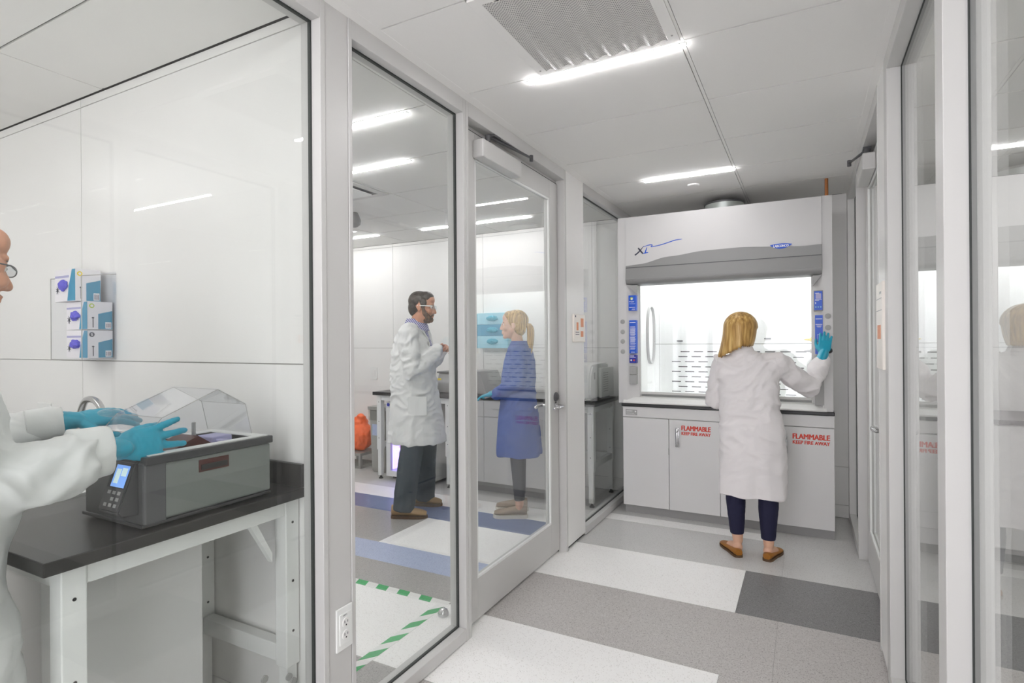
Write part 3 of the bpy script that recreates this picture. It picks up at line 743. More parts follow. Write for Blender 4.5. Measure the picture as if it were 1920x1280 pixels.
for z in (1.562, 1.482):
    b = NB(); lathe(b, (.139, FY - .001, z), [(.019, 0), (.019, .004), (.014, .006)], (0, -1, 0)); obj('service_port', b, M['grey'], hood, smooth=True)
b = NB(); lathe(b, (.147, FY - .001, 1.322), [(.02, 0), (.016, .03), (.01, .032)], (0, -1, 0)); obj('service_knob', b, M['blackp'], hood, smooth=True)
for z, m_ in ((1.399, 'yellow'), (1.316, 'grey')):
    b = NB(); lathe(b, (IR, 4.62, z), [(.017, 0), (.014, .014), (.008, .018), (.003, .055)], (-1, 0, 0)); obj('service_nozzle', b, M[m_], hood, smooth=True)
# badges: swoosh logo and blue lens badge
bm = NB()
y_ = FY - .0135
def stroke(bm, pts, w0=.003):
    ps = bezier([(x, y_, z) for x, z, _w in pts], 40); ws_ = [p[2] for p in pts]
    m_ = len(pts) - 1; rr = []
    for i in range(41):
        t_ = i / 40 * m_; k_ = min(int(t_), m_ - 1); rr.append(ws_[k_] + (ws_[k_ + 1] - ws_[k_]) * (t_ - k_))
    tube(bm, ps, [(.0006, r_ * 1.5) for r_ in rr], 8, side=(0, 1, 0))
b1 = NB(); stroke(b1, [(-1.215, 2.090, .0035), (-1.185, 2.112, .0035), (-1.145, 2.155, .0012)]); stroke(b1, [(-1.188, 2.145, .003), (-1.172, 2.125, .004), (-1.150, 2.098, .003)])
obj('logo_stroke', b1, M['ink'], hood, smooth=True)
b1 = NB(); stroke(b1, [(-1.150, 2.150, .001), (-1.10, 2.163, .0022), (-1.075, 2.160, .002), (-1.082, 2.146, .0015), (-1.0, 2.158, .0022), (-.90, 2.182, .0022), (-.845, 2.187, .001)])
obj('logo_stroke', b1, M['blue'], hood, smooth=True)
b1 = NB(); stroke(b1, [(-1.118, 2.145, .0016), (-1.126, 2.122, .003), (-1.132, 2.104, .003)]); stroke(b1, [(-1.150, 2.100, .0015), (-1.130, 2.102, .003), (-1.108, 2.104, .0015)])
obj('logo_stroke', b1, M['blue'], hood, smooth=True)
bm = NB(); pts = []
for k in range(33):
    u = k / 32; pts.append((-.225 + .145 * u, FY - .026, 2.082 + .008 * math.sin(PI * u)))
for k in range(33):
    u = 1 - k / 32; pts.append((-.225 + .145 * u, FY - .026, 2.082 - .030 * math.sin(PI * u) ** .8 - .000))
pts = pts[:33] + pts[34:-1]
bd = obj('maker_badge', prism(NB(), pts, (0, .004, 0)), M['blue'], hood)
obj('lettering', text_bm('LABCONCO', .098, .017, (-.201, FY - .0265, 2.064), (1, 0, 0), bold=.015), M['white'], bd)
# exhaust duct & pipe
t = thing('exhaust_duct', (-.575, 4.80, HT), 'round galvanised exhaust collar standing on top of the fume hood', 'duct')
b = NB(); lathe(b, (-.575, 4.80, HT), [(.150, .0), (.150, .085), (.153, .09), (.153, .098), (.146, .098), (.146, .01)]); obj('collar', b, M['galv'], t, smooth=True)
b = NB(); lathe(b, (-.575, 4.80, HT + .085), [(.154, 0), (.156, .004), (.156, .012), (.154, .014)]); obj('clamp_band', b, M['greyd'], t, smooth=True)
obj('copper_pipe', cyl(NB(), (.138, 4.55, HT), (.138, 4.55, CZ + .004), .0115, 14), M['copper'], smooth=True, label='short vertical copper pipe above the right end of the fume hood', cat='pipe')

# ================================================================== SIGNS, OUTLET, PLATES
t = thing('wall_sign', (XL, 3.70, 1.39), 'small cream door sign with orange print on the left white panel', 'sign')
obj('plate', box(XL - .002, XL + .012, 3.575, 3.79, 1.394, 1.586, .003), M['cream'], t)
b = NB(); bx(b, XL + .012, XL + .0128, 3.70, 3.755, 1.50, 1.56); bx(b, XL + .012, XL + .0128, 3.62, 3.655, 1.475, 1.53); bx(b, XL + .012, XL + .0128, 3.70, 3.75, 1.43, 1.47); obj('print', b, M['orangep'], t)
b = NB(); bx(b, XL + .012, XL + .0128, 3.595, 3.61, 1.565, 1.578); bx(b, XL + .012, XL + .0128, 3.60, 3.67, 1.445, 1.449); bx(b, XL + .012, XL + .0128, 3.60, 3.67, 1.46, 1.464); obj('lettering', b, M['ink'], t)
t = thing('wall_sign', (XR, 2.87, 1.26), 'tall cream door sign seen edge-on on the right white panel', 'sign')
obj('plate', box(XR - .010, XR + .004, 2.75, 2.965, 1.272, 1.640, .003), M['cream'], t)
b = NB(); bx(b, XR - .0106, XR - .010, 2.80, 2.92, 1.40, 1.46); obj('print', b, M['orangep'], t)
b = NB(); bx(b, XR - .0106, XR - .010, 2.77, 2.95, 1.57, 1.573); bx(b, XR - .0106, XR - .010, 2.77, 2.95, 1.52, 1.523); bx(b, XR - .0106, XR - .010, 2.78, 2.84, 1.59, 1.60); obj('lettering', b, M['grey'], t)

def outlet():
    t = thing('power_outlet', (XL, 1.428, .33), 'white duplex power outlet on the grey post', 'outlet')
    x = XL - .003; yc, zc = 1.428, .423
    obj('cover_plate', box(x, x + .007, yc - .038, yc + .038, zc - .073, zc + .073, .003), M['steelw'], t)
    b = NB(); bx(b, x + .007, x + .0105, yc - .026, yc + .026, zc - .052, zc + .052, .001); ins = obj('insert', b, M['steelw'], t)
    for dz in (.020, -.022):
        s = obj('socket', lathe(NB(), (x + .0100, yc, zc + dz), [(.0165, 0), (.0165, .002), (.015, .003)], (1, 0, 0), 20), M['panel'], t)
        b = NB(); bx(b, x + .0128, x + .0134, yc - .008, yc - .0055, zc + dz - .001, zc + dz + .008); bx(b, x + .0128, x + .0134, yc + .0055, yc + .008, zc + dz - .001, zc + dz + .007)
        lathe(b, (x + .0128, yc, zc + dz - .008), [(.003, 0), (.003, .0006)], (1, 0, 0), 10); obj('slots', b, M['blackp'], s)
    b = text_bm('APP-2', .018, .005, (x + .0106, yc - .012, zc + .043), (0, 1, 0), bold=.01); obj('lettering', b, M['ink'], t)
outlet()
def plate(x0, x1, z0, z1, y, label, s=-1):
    t = thing('switch_plate', ((x0 + x1) / 2, y, z0), label, 'outlet')
    obj('cover_plate', box(x0, x1, y - .008, y, z0, z1, .003), M['steelw'], t)
    n = 2 if x1 - x0 > .1 else 1; w_ = (x1 - x0) / n
    for k in range(n): obj('rocker', box(x0 + w_ * k + w_ * .28, x0 + w_ * (k + 1) - w_ * .28, y - .012, y - .008, z0 + .035, z1 - .035, .001), M['panel'], t)
plate(-3.39, -3.26, .985, 1.115, 1.37, 'white wall plate on the near dividing wall left of the glove boxes')
plate(-4.56, -4.46, .965, 1.11, YB, 'white wall plate on the back wall of the middle room above the bin')

# hazard tape on middle room floor
tp = thing('floor_tape', (-1.75, 2.2, 0), 'green and white striped hazard tape on the floor inside the glass', 'tape')
b = NB(); bx(b, -1.755, -1.70, 1.55, 2.505, 0, .0012); bx(b, -3.6, -1.755, 2.452, 2.505, 0, .0012); obj('tape', b, M['tapew'], tp)
y = 1.56
while y < 2.40:
    b = NB(); prism(b, [(-1.755, y, .0012), (-1.70, y + .07, .0012), (-1.70, y + .145, .0012), (-1.755, y + .075, .0012)], (0, 0, .0004)); obj('green_stripe', b, M['green'], tp); y += .148
x = -1.80
while x > -3.55:
    b = NB(); prism(b, [(x, 2.452, .0012), (x - .075, 2.452, .0012), (x - .095, 2.505, .0012), (x - .020, 2.505, .0012)], (0, 0, .0004)); obj('green_stripe', b, M['green'], tp); x -= .152
b = NB(); lathe(b, (-1.655, 2.37, 0), [(.028, 0), (.028, .012), (.022, .028), (.010, .036), (.001, .038)]); obj('door_stop', b, M['chrome'], smooth=True, label='small domed chrome door stop on the white floor tile', cat='door stop')

# ================================================================== LAB BENCHES
def bench(x0, x1, y0, y1, z1, label, along='x', thick=.033, backsplash=None, leg=.055, legs=None, low=.32):
    t = thing('lab_bench', ((x0 + x1) / 2, (y0 + y1) / 2, 0), label, 'bench')
    obj('worktop', box(x0, x1, y0, y1, z1 - thick, z1, .003), M['black'], t)
    if backsplash: obj('backsplash', box(*backsplash), M['black'], t)
    ix0, ix1, iy0, iy1 = x0 + .03, x1 - .03, y0 + .03, y1 - .03
    if legs: iy0, iy1 = legs
    zt = z1 - thick
    for (a, b_) in ((ix0, iy0), (ix1 - leg, iy0), (ix0, iy1 - leg), (ix1 - leg, iy1 - leg)):
        bm = NB(); bx(bm, a, a + leg, b_, b_ + leg, .30, zt, .003); L = obj('leg', bm, M['steelw'], t)
        obj('leg_insert', box(a + .007, a + leg - .007, b_ + .007, b_ + leg - .007, .035, .30, .002), M['steelw'], L)
        bm = NB(); lathe(bm, (a + leg / 2, b_ + leg / 2, 0), [(.022, 0), (.022, .008), (.012, .016), (.008, .036)]); obj('foot', bm, M['blackp'], L, smooth=True)
        for hz in (.59, .79, .42):
            bm = NB(); 
            if along == 'y': lathe(bm, (a + leg, b_ + leg / 2, hz - .0), [(.0045, 0), (.0045, .001)], (1, 0, 0), 10)
            else: lathe(bm, (a + leg / 2, b_, hz), [(.0045, 0), (.0045, .001)], (0, -1, 0), 10)
            obj('bolt_hole', bm, M['blackp'], L)
    def rail(nm, *q): obj(nm, box(*q, .003), M['steelw'], t)
    rail('rail', ix0 + leg, ix1 - leg, iy0 + .004, iy0 + leg - .004, zt - .055, zt); rail('rail', ix0 + leg, ix1 - leg, iy1 - leg + .004, iy1 - .004, zt - .055, zt)
    rail('rail', ix0 + .004, ix0 + leg - .004, iy0 + leg, iy1 - leg, zt - .055, zt); rail('rail', ix1 - leg + .004, ix1 - .004, iy0 + leg, iy1 - leg, zt - .055, zt)
    if along == 'x':
        for a in (ix0, ix1 - leg): rail('stretcher', a + .006, a + leg - .006, iy0 + leg, iy1 - leg, low, low + .05)
        rail('stretcher', ix0 + leg, ix1 - leg, iy1 - leg + .004, iy1 - .004, low, low + .05)
    else:
        for b_ in (iy0, iy1 - leg): rail('stretcher', ix0 + leg, ix1 - leg, b_ + .006, b_ + leg - .006, low - .03, low + .03)
        rail('stretcher', ix0 + .004, ix0 + leg - .004, iy0 + leg, iy1 - leg, low - .06, low)
    return t
b1 = bench(-2.10, -1.525, .622, 1.366, .905, 'black-topped white-framed lab bench close behind the near left glass', 'y', backsplash=(-2.10, -1.525, 1.352, 1.369, .906, .985, .002), low=.34, legs=(.668, 1.366))
bm = NB(); prism(bm, [(-1.60, 1.275, .70), (-1.60, 1.275, .67), (-1.60, 1.19, .817), (-1.60, 1.215, .817)], (.022, 0, 0)); obj('brace', bm, M['steelw'], b1)
for yy, zz_ in ((1.315, .275), (1.335, .250), (1.22, .318)):
    obj('bolt', lathe(NB(), (-1.553, yy, zz_), [(.012, 0), (.012, .006), (.006, .007)], (1, 0, 0), 16), M['grey'], b1)
bench(-3.95, -2.985, 4.42, 5.06, .895, 'black-topped white lab bench standing behind the bearded man', 'x')
b3 = bench(-2.02, -1.545, 4.42, 5.06, .885, 'short black-topped white bench seen through the last left pane', 'x')

# white cabinet under near bench + sink unit
t = thing('under_bench_cabinet', (-1.9, .9, 0), 'light grey pedestal cabinet under the near bench', 'cabinet')
obj('carcass', box(-2.08, -1.73, .70, 1.13, .06, .80, .002), M['cab'], t); obj('plinth', box(-2.06, -1.75, .72, 1.11, 0, .06), M['kick'], t)
t = thing('sink_unit', (-2.7, .9, 0), 'stainless steel lab sink beyond the near bench', 'sink')
obj('cabinet', box(-3.25, -2.125, .62, 1.36, 0, .86, .002), M['cab'], t)
b = NB(); bx(b, -2.165, -2.118, .62, 1.36, .861, .912, .003); obj('front_lip', b, M['steelw'], t)
b = NB(); bx(b, -3.25, -2.166, .62, .66, .861, .905); bx(b, -3.25, -2.166, 1.30, 1.366, .861, .905); obj('rim', b, M['steel'], t)
b = NB(); bx(b, -3.20, -3.18, .66, 1.30, .861, 1.0); bx(b, -2.95, -2.93, .66, 1.30, .861, .99); bx(b, -3.2, -2.2, 1.28, 1.30, .861, 1.0); obj('basin_wall', b, M['steel'], t)
t = thing('gooseneck_faucet', (-2.66, 1.22, .905), 'arched chrome gooseneck faucet behind the gloved hands', 'faucet')
b = NB(); tube(b, bezier([(-2.66, 1.22, .90), (-2.66, 1.21, 1.06), (-2.63, 1.205, 1.13), (-2.555, 1.19, 1.178), (-2.45, 1.175, 1.178), (-2.37, 1.16, 1.13), (-2.355, 1.155, 1.06)], 40), .013, 12); obj('spout', b, M['chrome'], t, smooth=True)
obj('base', lathe(NB(), (-2.66, 1.22, .903), [(.03, 0), (.03, .01), (.02, .03)]), M['chrome'], t, smooth=True)
obj('aerator', lathe(NB(), (-2.355, 1.155, 1.035), [(.014, 0), (.016, .03)]), M['chrome'], t, smooth=True)

# ================================================================== WATER BATH ON NEAR BENCH
wbth = thing('shaking_water_bath', (-1.70, 1.05, .905), 'grey bench-top water bath with sloping control panel and clear gabled lid', 'lab instrument')
BX0, BX1, BY0, BY1 = -1.845, -1.553, .866, 1.25
obj('body', box(BX0, BX1, BY0, BY1, .922, 1.075, .006), M['steelg'], wbth)
obj('front_casing', box(BX0 - .002, BX1 + .001, BY0 - .012, BY0 + .05, .915, 1.085, .006), M['greyd'], wbth)
obj('base_plate', box(BX0 - .006, BX1 + .002, BY0 - .018, BY1, .912, .921, .002), M['rim'], wbth)
for fx in (BX0 + .03, BX1 - .03):
    for fy in (BY0 + .03, BY1 - .03):
        obj('rubber_foot', cyl(NB(), (fx, fy, .905), (fx, fy, .912), .014), M['blackp'], wbth)
b = NB(); RZ0, RZ1 = 1.076, 1.099
bx(b, BX0 - .005, BX0 + .022, BY0 - .01, BY1 + .006, RZ0, RZ1, .003); bx(b, BX1 - .020, BX1 + .006, BY0 - .01, BY1 + .006, RZ0, RZ1, .003)
bx(b, BX0 + .022, BX1 - .020, BY0 - .01, BY0 + .03, RZ0, RZ1, .003); bx(b, BX0 + .022, BX1 - .020, BY1 - .02, BY1 + .006, RZ0, RZ1, .003)
obj('dark_rim', b, M['rim'], wbth)
obj('white_deck', (lambda b: (bx(b, BX0 + .008, BX0 + .045, BY0 + .005, BY1 - .005, RZ1, RZ1 + .003), bx(b, BX1 - .035, BX1 - .006, BY0 + .005, BY1 - .005, RZ1, RZ1 + .003), bx(b, BX0 + .045, BX1 - .035, BY0 + .005, BY0 + .045, RZ1, RZ1 + .003), bx(b, BX0 + .045, BX1 - .035, BY1 - .04, BY1 - .005, RZ1, RZ1 + .003), b)[-1])(NB()), M['steelw'], wbth)
obj('tray', box(BX0 + .045, BX1 - .035, BY0 + .05, BY1 - .04, 1.0751, 1.082), M['steelw'], wbth)
b = NB(); prism(b, [(-1.63, .96, 1.085), (-1.63, 1.11, 1.085), (-1.63, 1.055, 1.122)], (-.10, 0, 0)); obj('rotor_cover', b, M['maroon'], wbth)
b = NB(); bx(b, -1.74, -1.66, 1.12, 1.19, 1.085, 1.105, .004); bx(b, -1.66, -1.62, 1.13, 1.15, 1.088, 1.098, .003); obj('latch', b, M['lilac'], wbth)
obj('hinge_post', cyl(NB(), (-1.66, 1.06, 1.09), (-1.66, 1.06, 1.16), .006), M['grey'], wbth)
hd = obj('grip_recess', box(BX1 - .001, BX1 + .0025, 1.006, 1.100, 1.029, 1.064, .001), M['maroon'], wbth)
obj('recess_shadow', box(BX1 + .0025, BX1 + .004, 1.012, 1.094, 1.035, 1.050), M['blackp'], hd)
# control panel wedge
b = NB(); prism(b, [(-1.575, .856, 1.088), (-1.575, .845, 1.088), (-1.575, .800, .962), (-1.575, .812, .950), (-1.575, .856, .945)], (-.095, 0, 0), bev=.004); cp = obj('control_panel', b, M['rim'], wbth)
def onpan(bm, u0, u1, v0, v1, th=.0008):
    # u across x (-1.575 .. -1.67), v up the slope
    def P(u, v): return Vector((-1.67 + .095 * u, .800 + .045 * v, .962 + .126 * v))
    n_ = Vector((0, -.126, .045)).normalized() * th
    prism(bm, [P(u0, v0) + n_ * .3, P(u1, v0) + n_ * .3, P(u1, v1) + n_ * .3, P(u0, v1) + n_ * .3], n_)
b = NB(); onpan(b, .10, .92, .46, .93); obj('bezel', b, M['blackp'], cp)
b = NB(); onpan(b, .26, .90, .48, .91, .0016); obj('screen', b, M['screen'], cp)
b = NB(); onpan(b, .34, .55, .55, .83, .002); onpan(b, .6, .84, .70, .86, .002); obj('screen_graphic', b, M['screenm'], cp)
for i in range(3):
    for j in range(3):
        if (i, j) == (0, 1): continue
        b = NB(); onpan(b, .22 + .24 * i, .36 + .24 * i, .10 + .12 * j, .165 + .12 * j); obj('key', b, M['grey'], cp)
# clear gabled lid (raised a little)
th = .003
near = [(.895, 1.150), (.935, 1.192), (1.104, 1.259), (1.200, 1.204), (1.222, 1.106), (1.2, 1.104)]
XN, XF = -1.608, -1.835
b = NB()
def sheet(bm, p, q, r, s, t_=.003):
    p, q, r, s = map(Vector, (p, q, r, s)); n_ = (q - p).cross(s - p).normalized() * t_; prism(bm, [p, q, r, s], n_)
for (y0, z0), (y1, z1) in zip(near[:4], near[1:5]): sheet(b, (XN, y0, z0), (XN, y1, z1), (XF, y1, z1), (XF, y0, z0))
for X in (XN, XF): prism(b, [(X, y, z) for y, z in near[:5]], (-.003 if X == XN else .003, 0, 0))
lid = obj('lid', b, M['clear'], wbth, label='clear plastic gabled lid')
b = NB()
for (y0, z0), (y1, z1) in zip(near[:4], near[1:5]):
    for X in (XN, XF): cyl(b, (X, y0, z0), (X, y1, z1), .0010, 6)
for (y0, z0) in near[:4]: cyl(b, (XN, y0, z0), (XF, y0, z0), .0008, 6)
obj('lid_edge', b, M['seam'], lid)
b = NB(); ell(b, (-1.80, .90, 1.20), (.05, .028, .012)); obj('lid_handle', b, M['lens'], lid, smooth=True)

# ================================================================== GLOVE BOXES ON NEAR WALL
hx0, hx1, hy = -3.02, -2.70, 1.368
def glovebox(name, x0, x1, y0, y1, z0, z1, badge, label, group, ring='lime'):
    """printed end on the +x side, dispensing face to -y"""
    t = thing(name, ((x0 + x1) / 2, (y0 + y1) / 2, z0), label, 'glove box', group)
    d_, h_ = y1 - y0, z1 - z0
    obj('carton', box(x0, x1, y0, y1, z0 + .001, z1 - .001, .001), M['boxw'], t)
    e = x1 + .0002
    b = NB(); prism(b, [(e, y1 - .002, z0 + .003), (e, y0 + d_ * .42, z0 + .003), (e, y0 + d_ * .42, z0 + h_ * .56), (e, y1 - .002, z0 + h_ * .68)], (.0005, 0, 0)); obj('teal_print', b, M['teal'], t)
    b = NB(); bx(b, e, e + .001, y0 + d_ * .70, y1 - .006, z0 + .006, z0 + h_ * .27); bc = obj('barcode_label', b, M['boxw'], t)
    b = NB()
    for k in range(4): bx(b, e + .001, e + .0014, y0 + d_ * (.735 + k * .05), y0 + d_ * (.755 + k * .05), z0 + .010, z0 + h_ * .23)
    obj('barcode', b, M['ink'], bc, kind='stuff')
    obj('size_mark', lathe(NB(), (e, y0 + d_ * .17, z0 + h_ * .84), [(.010, 0), (.010, .001)], (1, 0, 0), 20), M[ring], t)
    if badge: obj('lettering', text_bm(badge, .008, .011, (e + .0004, y0 + d_ * .17 - .004, z0 + h_ * .84 - .0055), (0, 1, 0), thick=.001, bold=.02), M['boxw'], t)
    else: obj('size_mark_centre', lathe(NB(), (e + .001, y0 + d_ * .17, z0 + h_ * .84), [(.0055, 0), (.0055, .0006)], (1, 0, 0), 16), M['boxw'], t)
    b = NB(); bx(b, e, e + .0006, y0 + d_ * .20, y0 + d_ * .235, z0 + h_ * .08, z0 + h_ * .45); bx(b, e, e + .0006, y0 + d_ * .17, y0 + d_ * .26, z0 + h_ * .40, z0 + h_ * .44); obj('vertical_print', b, M['ink'], t, kind='stuff')
    return t
def holder():
    t = thing('glove_box_holder', (-2.95, 1.3, 1.33), 'clear acrylic glove box holder on the near white wall', 'holder')
    x0, x1, y0, y1, z0, z1 = -2.945, -2.685, 1.235, 1.3685, 1.335, 1.70
    c = NB(); 
    bx(c, x0, x1, y1 - .003, y1, z0, z1 + .02); bx(c, x0, x1, y0, y1 - .003, z0, z0 + .004); bx(c, x0, x0 + .003, y0, y1 - .003, z0 + .004, z1 - .01); bx(c, x1 - .003, x1, y0, y1 - .003, z0 + .004, z1 - .01)
    obj('acrylic_shell', c, M['clear'], t)
    e = NB()
    for X in (x0 + .0015, x1 - .0015):
        cyl(e, (X, y0, z0), (X, y0, z1 - .01), .002, 6); cyl(e, (X, y0, z1 - .01), (X, y1, z1 + .01), .002, 6)
    cyl(e, (x0, y0, z0 + .002), (x1, y0, z0 + .002), .002, 6)
    obj('acrylic_edge', e, M['seam'], t)
    return t
# the holder shows cartons with the broad face to the front (-y): left half dispensing face, right half printed side
def dispenser_face(t, x0, x1, y, z0, z1, m='violet', teal_from=.55):
    b = NB(); w_ = x1 - x0; h_ = z1 - z0
    prism(b, [(x0 + w_ * .62, y - .0006, z0 + .002), (x1, y - .0006, z0 + .002), (x1, y - .0006, z1 - .002), (x0 + w_ * .85, y - .0006, z1 - .002), (x0 + w_ * .70, y - .0006, z0 + h_ * .5)], (0, .0008, 0)); obj('teal_print', b, M['teal'], t)
    b = NB(); bx(b, x0 + w_ * .02, x0 + w_ * .7, y - .0006, y + .0002, z0 + h_ * .74, z0 + h_ * .81); obj('lilac_band', b, M['lilac'], t)
    b = NB()
    for k in range(8):
        a = k * PI / 4 + .3; tube(b, [(x0 + w_ * .14, y - .0006, z0 + h_ * .36), (x0 + w_ * .14 + .016 * math.cos(a), y - .0006, z0 + h_ * .36 + .018 * math.sin(a))], [(.0003, .003), (.0003, .001)], 6, side=(0, 1, 0))
    obj('flower_print', b, M['ink'], t)
    # glove tuft poking out of the slot
    me = union_mesh((lambda q: (ell(q, (x0 + w_ * .45, y - .004, z0 + h_ * .5), (w_ * .17, .014, h_ * .17)), ell(q, (x0 + w_ * .58, y - .008, z0 + h_ * .5), (w_ * .10, .012, h_ * .12)), q)[-1])(NB()), .003, 1)
    displace(me, lambda c, n_: .006 * noise.noise(c * 90))
    mobj('glove_tuft', me, M[m], t)
holder()
specs = [('lowest in the clear wall holder, dark S mark', 1.341, 1.463, 'S', 'ink', 0.0), ('middle of three in the clear wall holder', 1.464, 1.586, None, 'lime', 0.0), ('on top in the clear wall holder, pushed left', 1.587, 1.728, None, 'yellow', -.058)]
for lab, z0, z1, bd_, ring, sh in specs:
    xa_, xb_ = -2.872 + sh, -2.700 + sh; ya_ = 1.262 - abs(sh) * .3
    t = glovebox('glove_box', xa_, xb_, ya_, ya_ + .098, z0, z1, bd_, 'white and teal glove carton, ' + lab, 'glove cartons in the near wall holder', ring)
    dispenser_face(t, xa_, xb_, ya_, z0 + .001, z1 - .001)

# pale glove dispenser on the middle room back wall
t = thing('glove_box_holder', (-2.84, YB - .06, 1.34), 'pale blue glove dispenser on the back wall behind the ponytailed woman', 'holder')
obj('shell', (lambda b: (bx(b, -3.03, -2.65, YB - .012, YB - .001, 1.34, 1.70), bx(b, -3.03, -2.65, YB - .11, YB - .012, 1.335, 1.342), bx(b, -3.03, -3.026, YB - .11, YB - .012, 1.342, 1.69), bx(b, -2.654, -2.65, YB - .11, YB - .012, 1.342, 1.69), b)[-1])(NB()), M['tealL'], t)
for k, nm in enumerate(('lowest', 'middle', 'topmost')):
    z0 = 1.343 + .118 * k
    g_ = thing('glove_box', (-2.84, YB - .06, z0), nm + ' cyan glove carton in the dispenser on the middle room back wall', 'glove box', 'glove cartons in the back wall dispenser')
    obj('carton', box(-3.02, -2.66, YB - .105, YB - .014, z0, z0 + .116, .001), M['teal' if k % 2 else 'tealL'], g_)
    me = union_mesh(ell(NB(), (-2.84, YB - .108, z0 + .06), (.07, .018, .03)), .005, 1); displace(me, lambda c, n_: .006 * noise.noise(c * 60)); mobj('glove_tuft', me, M['nit'], g_)

# ================================================================== MIDDLE ROOM CONTENTS
t = thing('waste_bin', (-4.08, 4.83, 0), 'tall grey plastic waste bin with clear liner beside the bench', 'bin')
b = NB()
def frustum(bm, cx, cy, z0, z1, a0, b0, a1, b1, mi=0):
    v0 = [bm.verts.new((cx + sx * a0, cy + sy * b0, z0)) for sx, sy in ((-1, -1), (1, -1), (1, 1), (-1, 1))]
    v1 = [bm.verts.new((cx + sx * a1, cy + sy * b1, z1)) for sx, sy in ((-1, -1), (1, -1), (1, 1), (-1, 1))]
    bm.faces.new(v0[::-1]); bm.faces.new(v1)
    for k in range(4): bm.faces.new((v0[k], v0[(k + 1) % 4], v1[(k + 1) % 4], v1[k]))
frustum(b, -4.08, 4.83, 0, .68, .105, .17, .120, .19); bmesh.ops.bevel(b, geom=b.edges[:], offset=.015, segments=2, affect='EDGES'); obj('body', b, M['bin'], t)
b = NB(); frustum(b, -4.08, 4.83, .675, .71, .126, .198, .128, .20); obj('rim', b, M['bin'], t)
b = NB(); frustum(b, -4.08, 4.83, .56, .675, .120, .190, .123, .194); lm = obj('liner', b, M['liner'], t)
obj('label', box(-4.15, -4.02, 4.638, 4.65, .40, .52), M['ftp'], t)
t = thing('waste_bag', (-4.53, 4.85, 0), 'bright orange biohazard waste bag in a low stand at the left', 'bag')
q = NB(); ell(q, (-4.53, 4.85, .34), (.17, .15, .17)); ell(q, (-4.53, 4.85, .48), (.10, .10, .09)); ell(q, (-4.49, 4.83, .55), (.06, .05, .04))
me = union_mesh(q, .01, 2); displace(me, lambda c, n_: .014 * noise.noise(c * 14) + .008 * noise.noise(c * 35)); mobj('bag', me, M['bag'], t)
obj('stand', (lambda b: (bx(b, -4.70, -4.38, 4.70, 5.0, .0, .03), bx(b, -4.70, -4.38, 4.70, 5.0, .14, .17), bx(b, -4.70, -4.67, 4.70, 4.73, .03, .14), bx(b, -4.41, -4.38, 4.70, 4.73, .03, .14), bx(b, -4.70, -4.67, 4.97, 5.0, .03, .14), bx(b, -4.41, -4.38, 4.97, 5.0, .03, .14), b)[-1])(NB()), M['bin'], t)

# small glass-fronted fridge under bench
t = thing('glass_door_fridge', (-3.48, 4.75, 0), 'small white glass-door fridge lit violet inside, under the bench', 'fridge')
FX0, FX1 = -3.82, -3.23
obj('cabinet', (lambda b: (bx(b, FX0, FX0 + .025, 4.51, 5.04, .03, .79), bx(b, FX1 - .025, FX1, 4.51, 5.04, .03, .79), bx(b, FX0 + .025, FX1 - .025, 4.51, 5.04, .03, .07), bx(b, FX0 + .025, FX1 - .025, 4.51, 5.04, .74, .79), bx(b, FX0 + .025, FX1 - .025, 5.02, 5.04, .07, .74), b)[-1])(NB()), M['steelw'], t)
dr = obj('door_frame', (lambda b: (bx(b, FX0, FX0 + .055, 4.475, 4.508, .035, .735), bx(b, FX1 - .055, FX1, 4.475, 4.508, .035, .735), bx(b, FX0 + .055, FX1 - .055, 4.475, 4.508, .035, .09), bx(b, FX0 + .055, FX1 - .055, 4.475, 4.508, .69, .735), b)[-1])(NB()), M['steelw'], t)
obj('glass', box(FX0 + .055, FX1 - .055, 4.488, 4.494, .09, .69), M['clear'], dr)
obj('control_strip', box(FX0, FX1, 4.478, 4.508, .738, .79, .002), M['steelw'], t)
obj('badge', cyl(NB(), (FX0 + .03, 4.478, .764), (FX0 + .03, 4.474, .764), .018, 16), M['navyp'], t)
obj('violet_lamp', box(FX0 + .03, FX0 + .06, 4.52, 4.60, .10, .72), M['uv'], t)
obj('feet', (lambda b: (cyl(b, (FX0 + .05, 4.55, 0), (FX0 + .05, 4.55, .03), .02), cyl(b, (FX1 - .05, 4.55, 0), (FX1 - .05, 4.55, .03), .02), cyl(b, (FX0 + .05, 5.0, 0), (FX0 + .05, 5.0, .03), .02), cyl(b, (FX1 - .05, 5.0, 0), (FX1 - .05, 5.0, .03), .02), b)[-1])(NB()), M['blackp'], t)
for z in (.28, .42, .56): obj('shelf', box(FX0 + .027, FX1 - .027, 4.53, 5.0, z, z + .012), M['uv'] if z == .28 else M['steelw'], t)
k = 0
for z in (.0705, .2925, .4325, .5725):
    for i in range(5):
        x = FX1 - .085 - i * .095; hgt = .12 if z < .1 else .085
        bt = thing('reagent_bottle', (x, 4.60, z), ('amber bottle' if z < .1 else 'small capped bottle') + (' on the fridge floor', ' on the lowest fridge shelf', ' on the middle fridge shelf', ' on the top fridge shelf')[(z > .1) + (z > .4) + (z > .5)] + ', ' + ('rightmost', 'second from the right', 'in the middle', 'second from the left', 'leftmost')[i], 'bottle', 'bottles inside the violet-lit fridge')
        obj('bottle_body', lathe(NB(), (x, 4.60, z), [(.034, 0), (.036, .01), (.036, hgt * .7), (.014, hgt * .85), (.014, hgt)], seg=14), M['amber' if z < .1 else 'liner' if i % 2 else 'pinkc'], bt, smooth=True)
        obj('cap', lathe(NB(), (x, 4.60, z + hgt), [(.018, 0), (.018, .014)], seg=12), M['pinkc' if z < .4 else 'white'], bt, smooth=True)
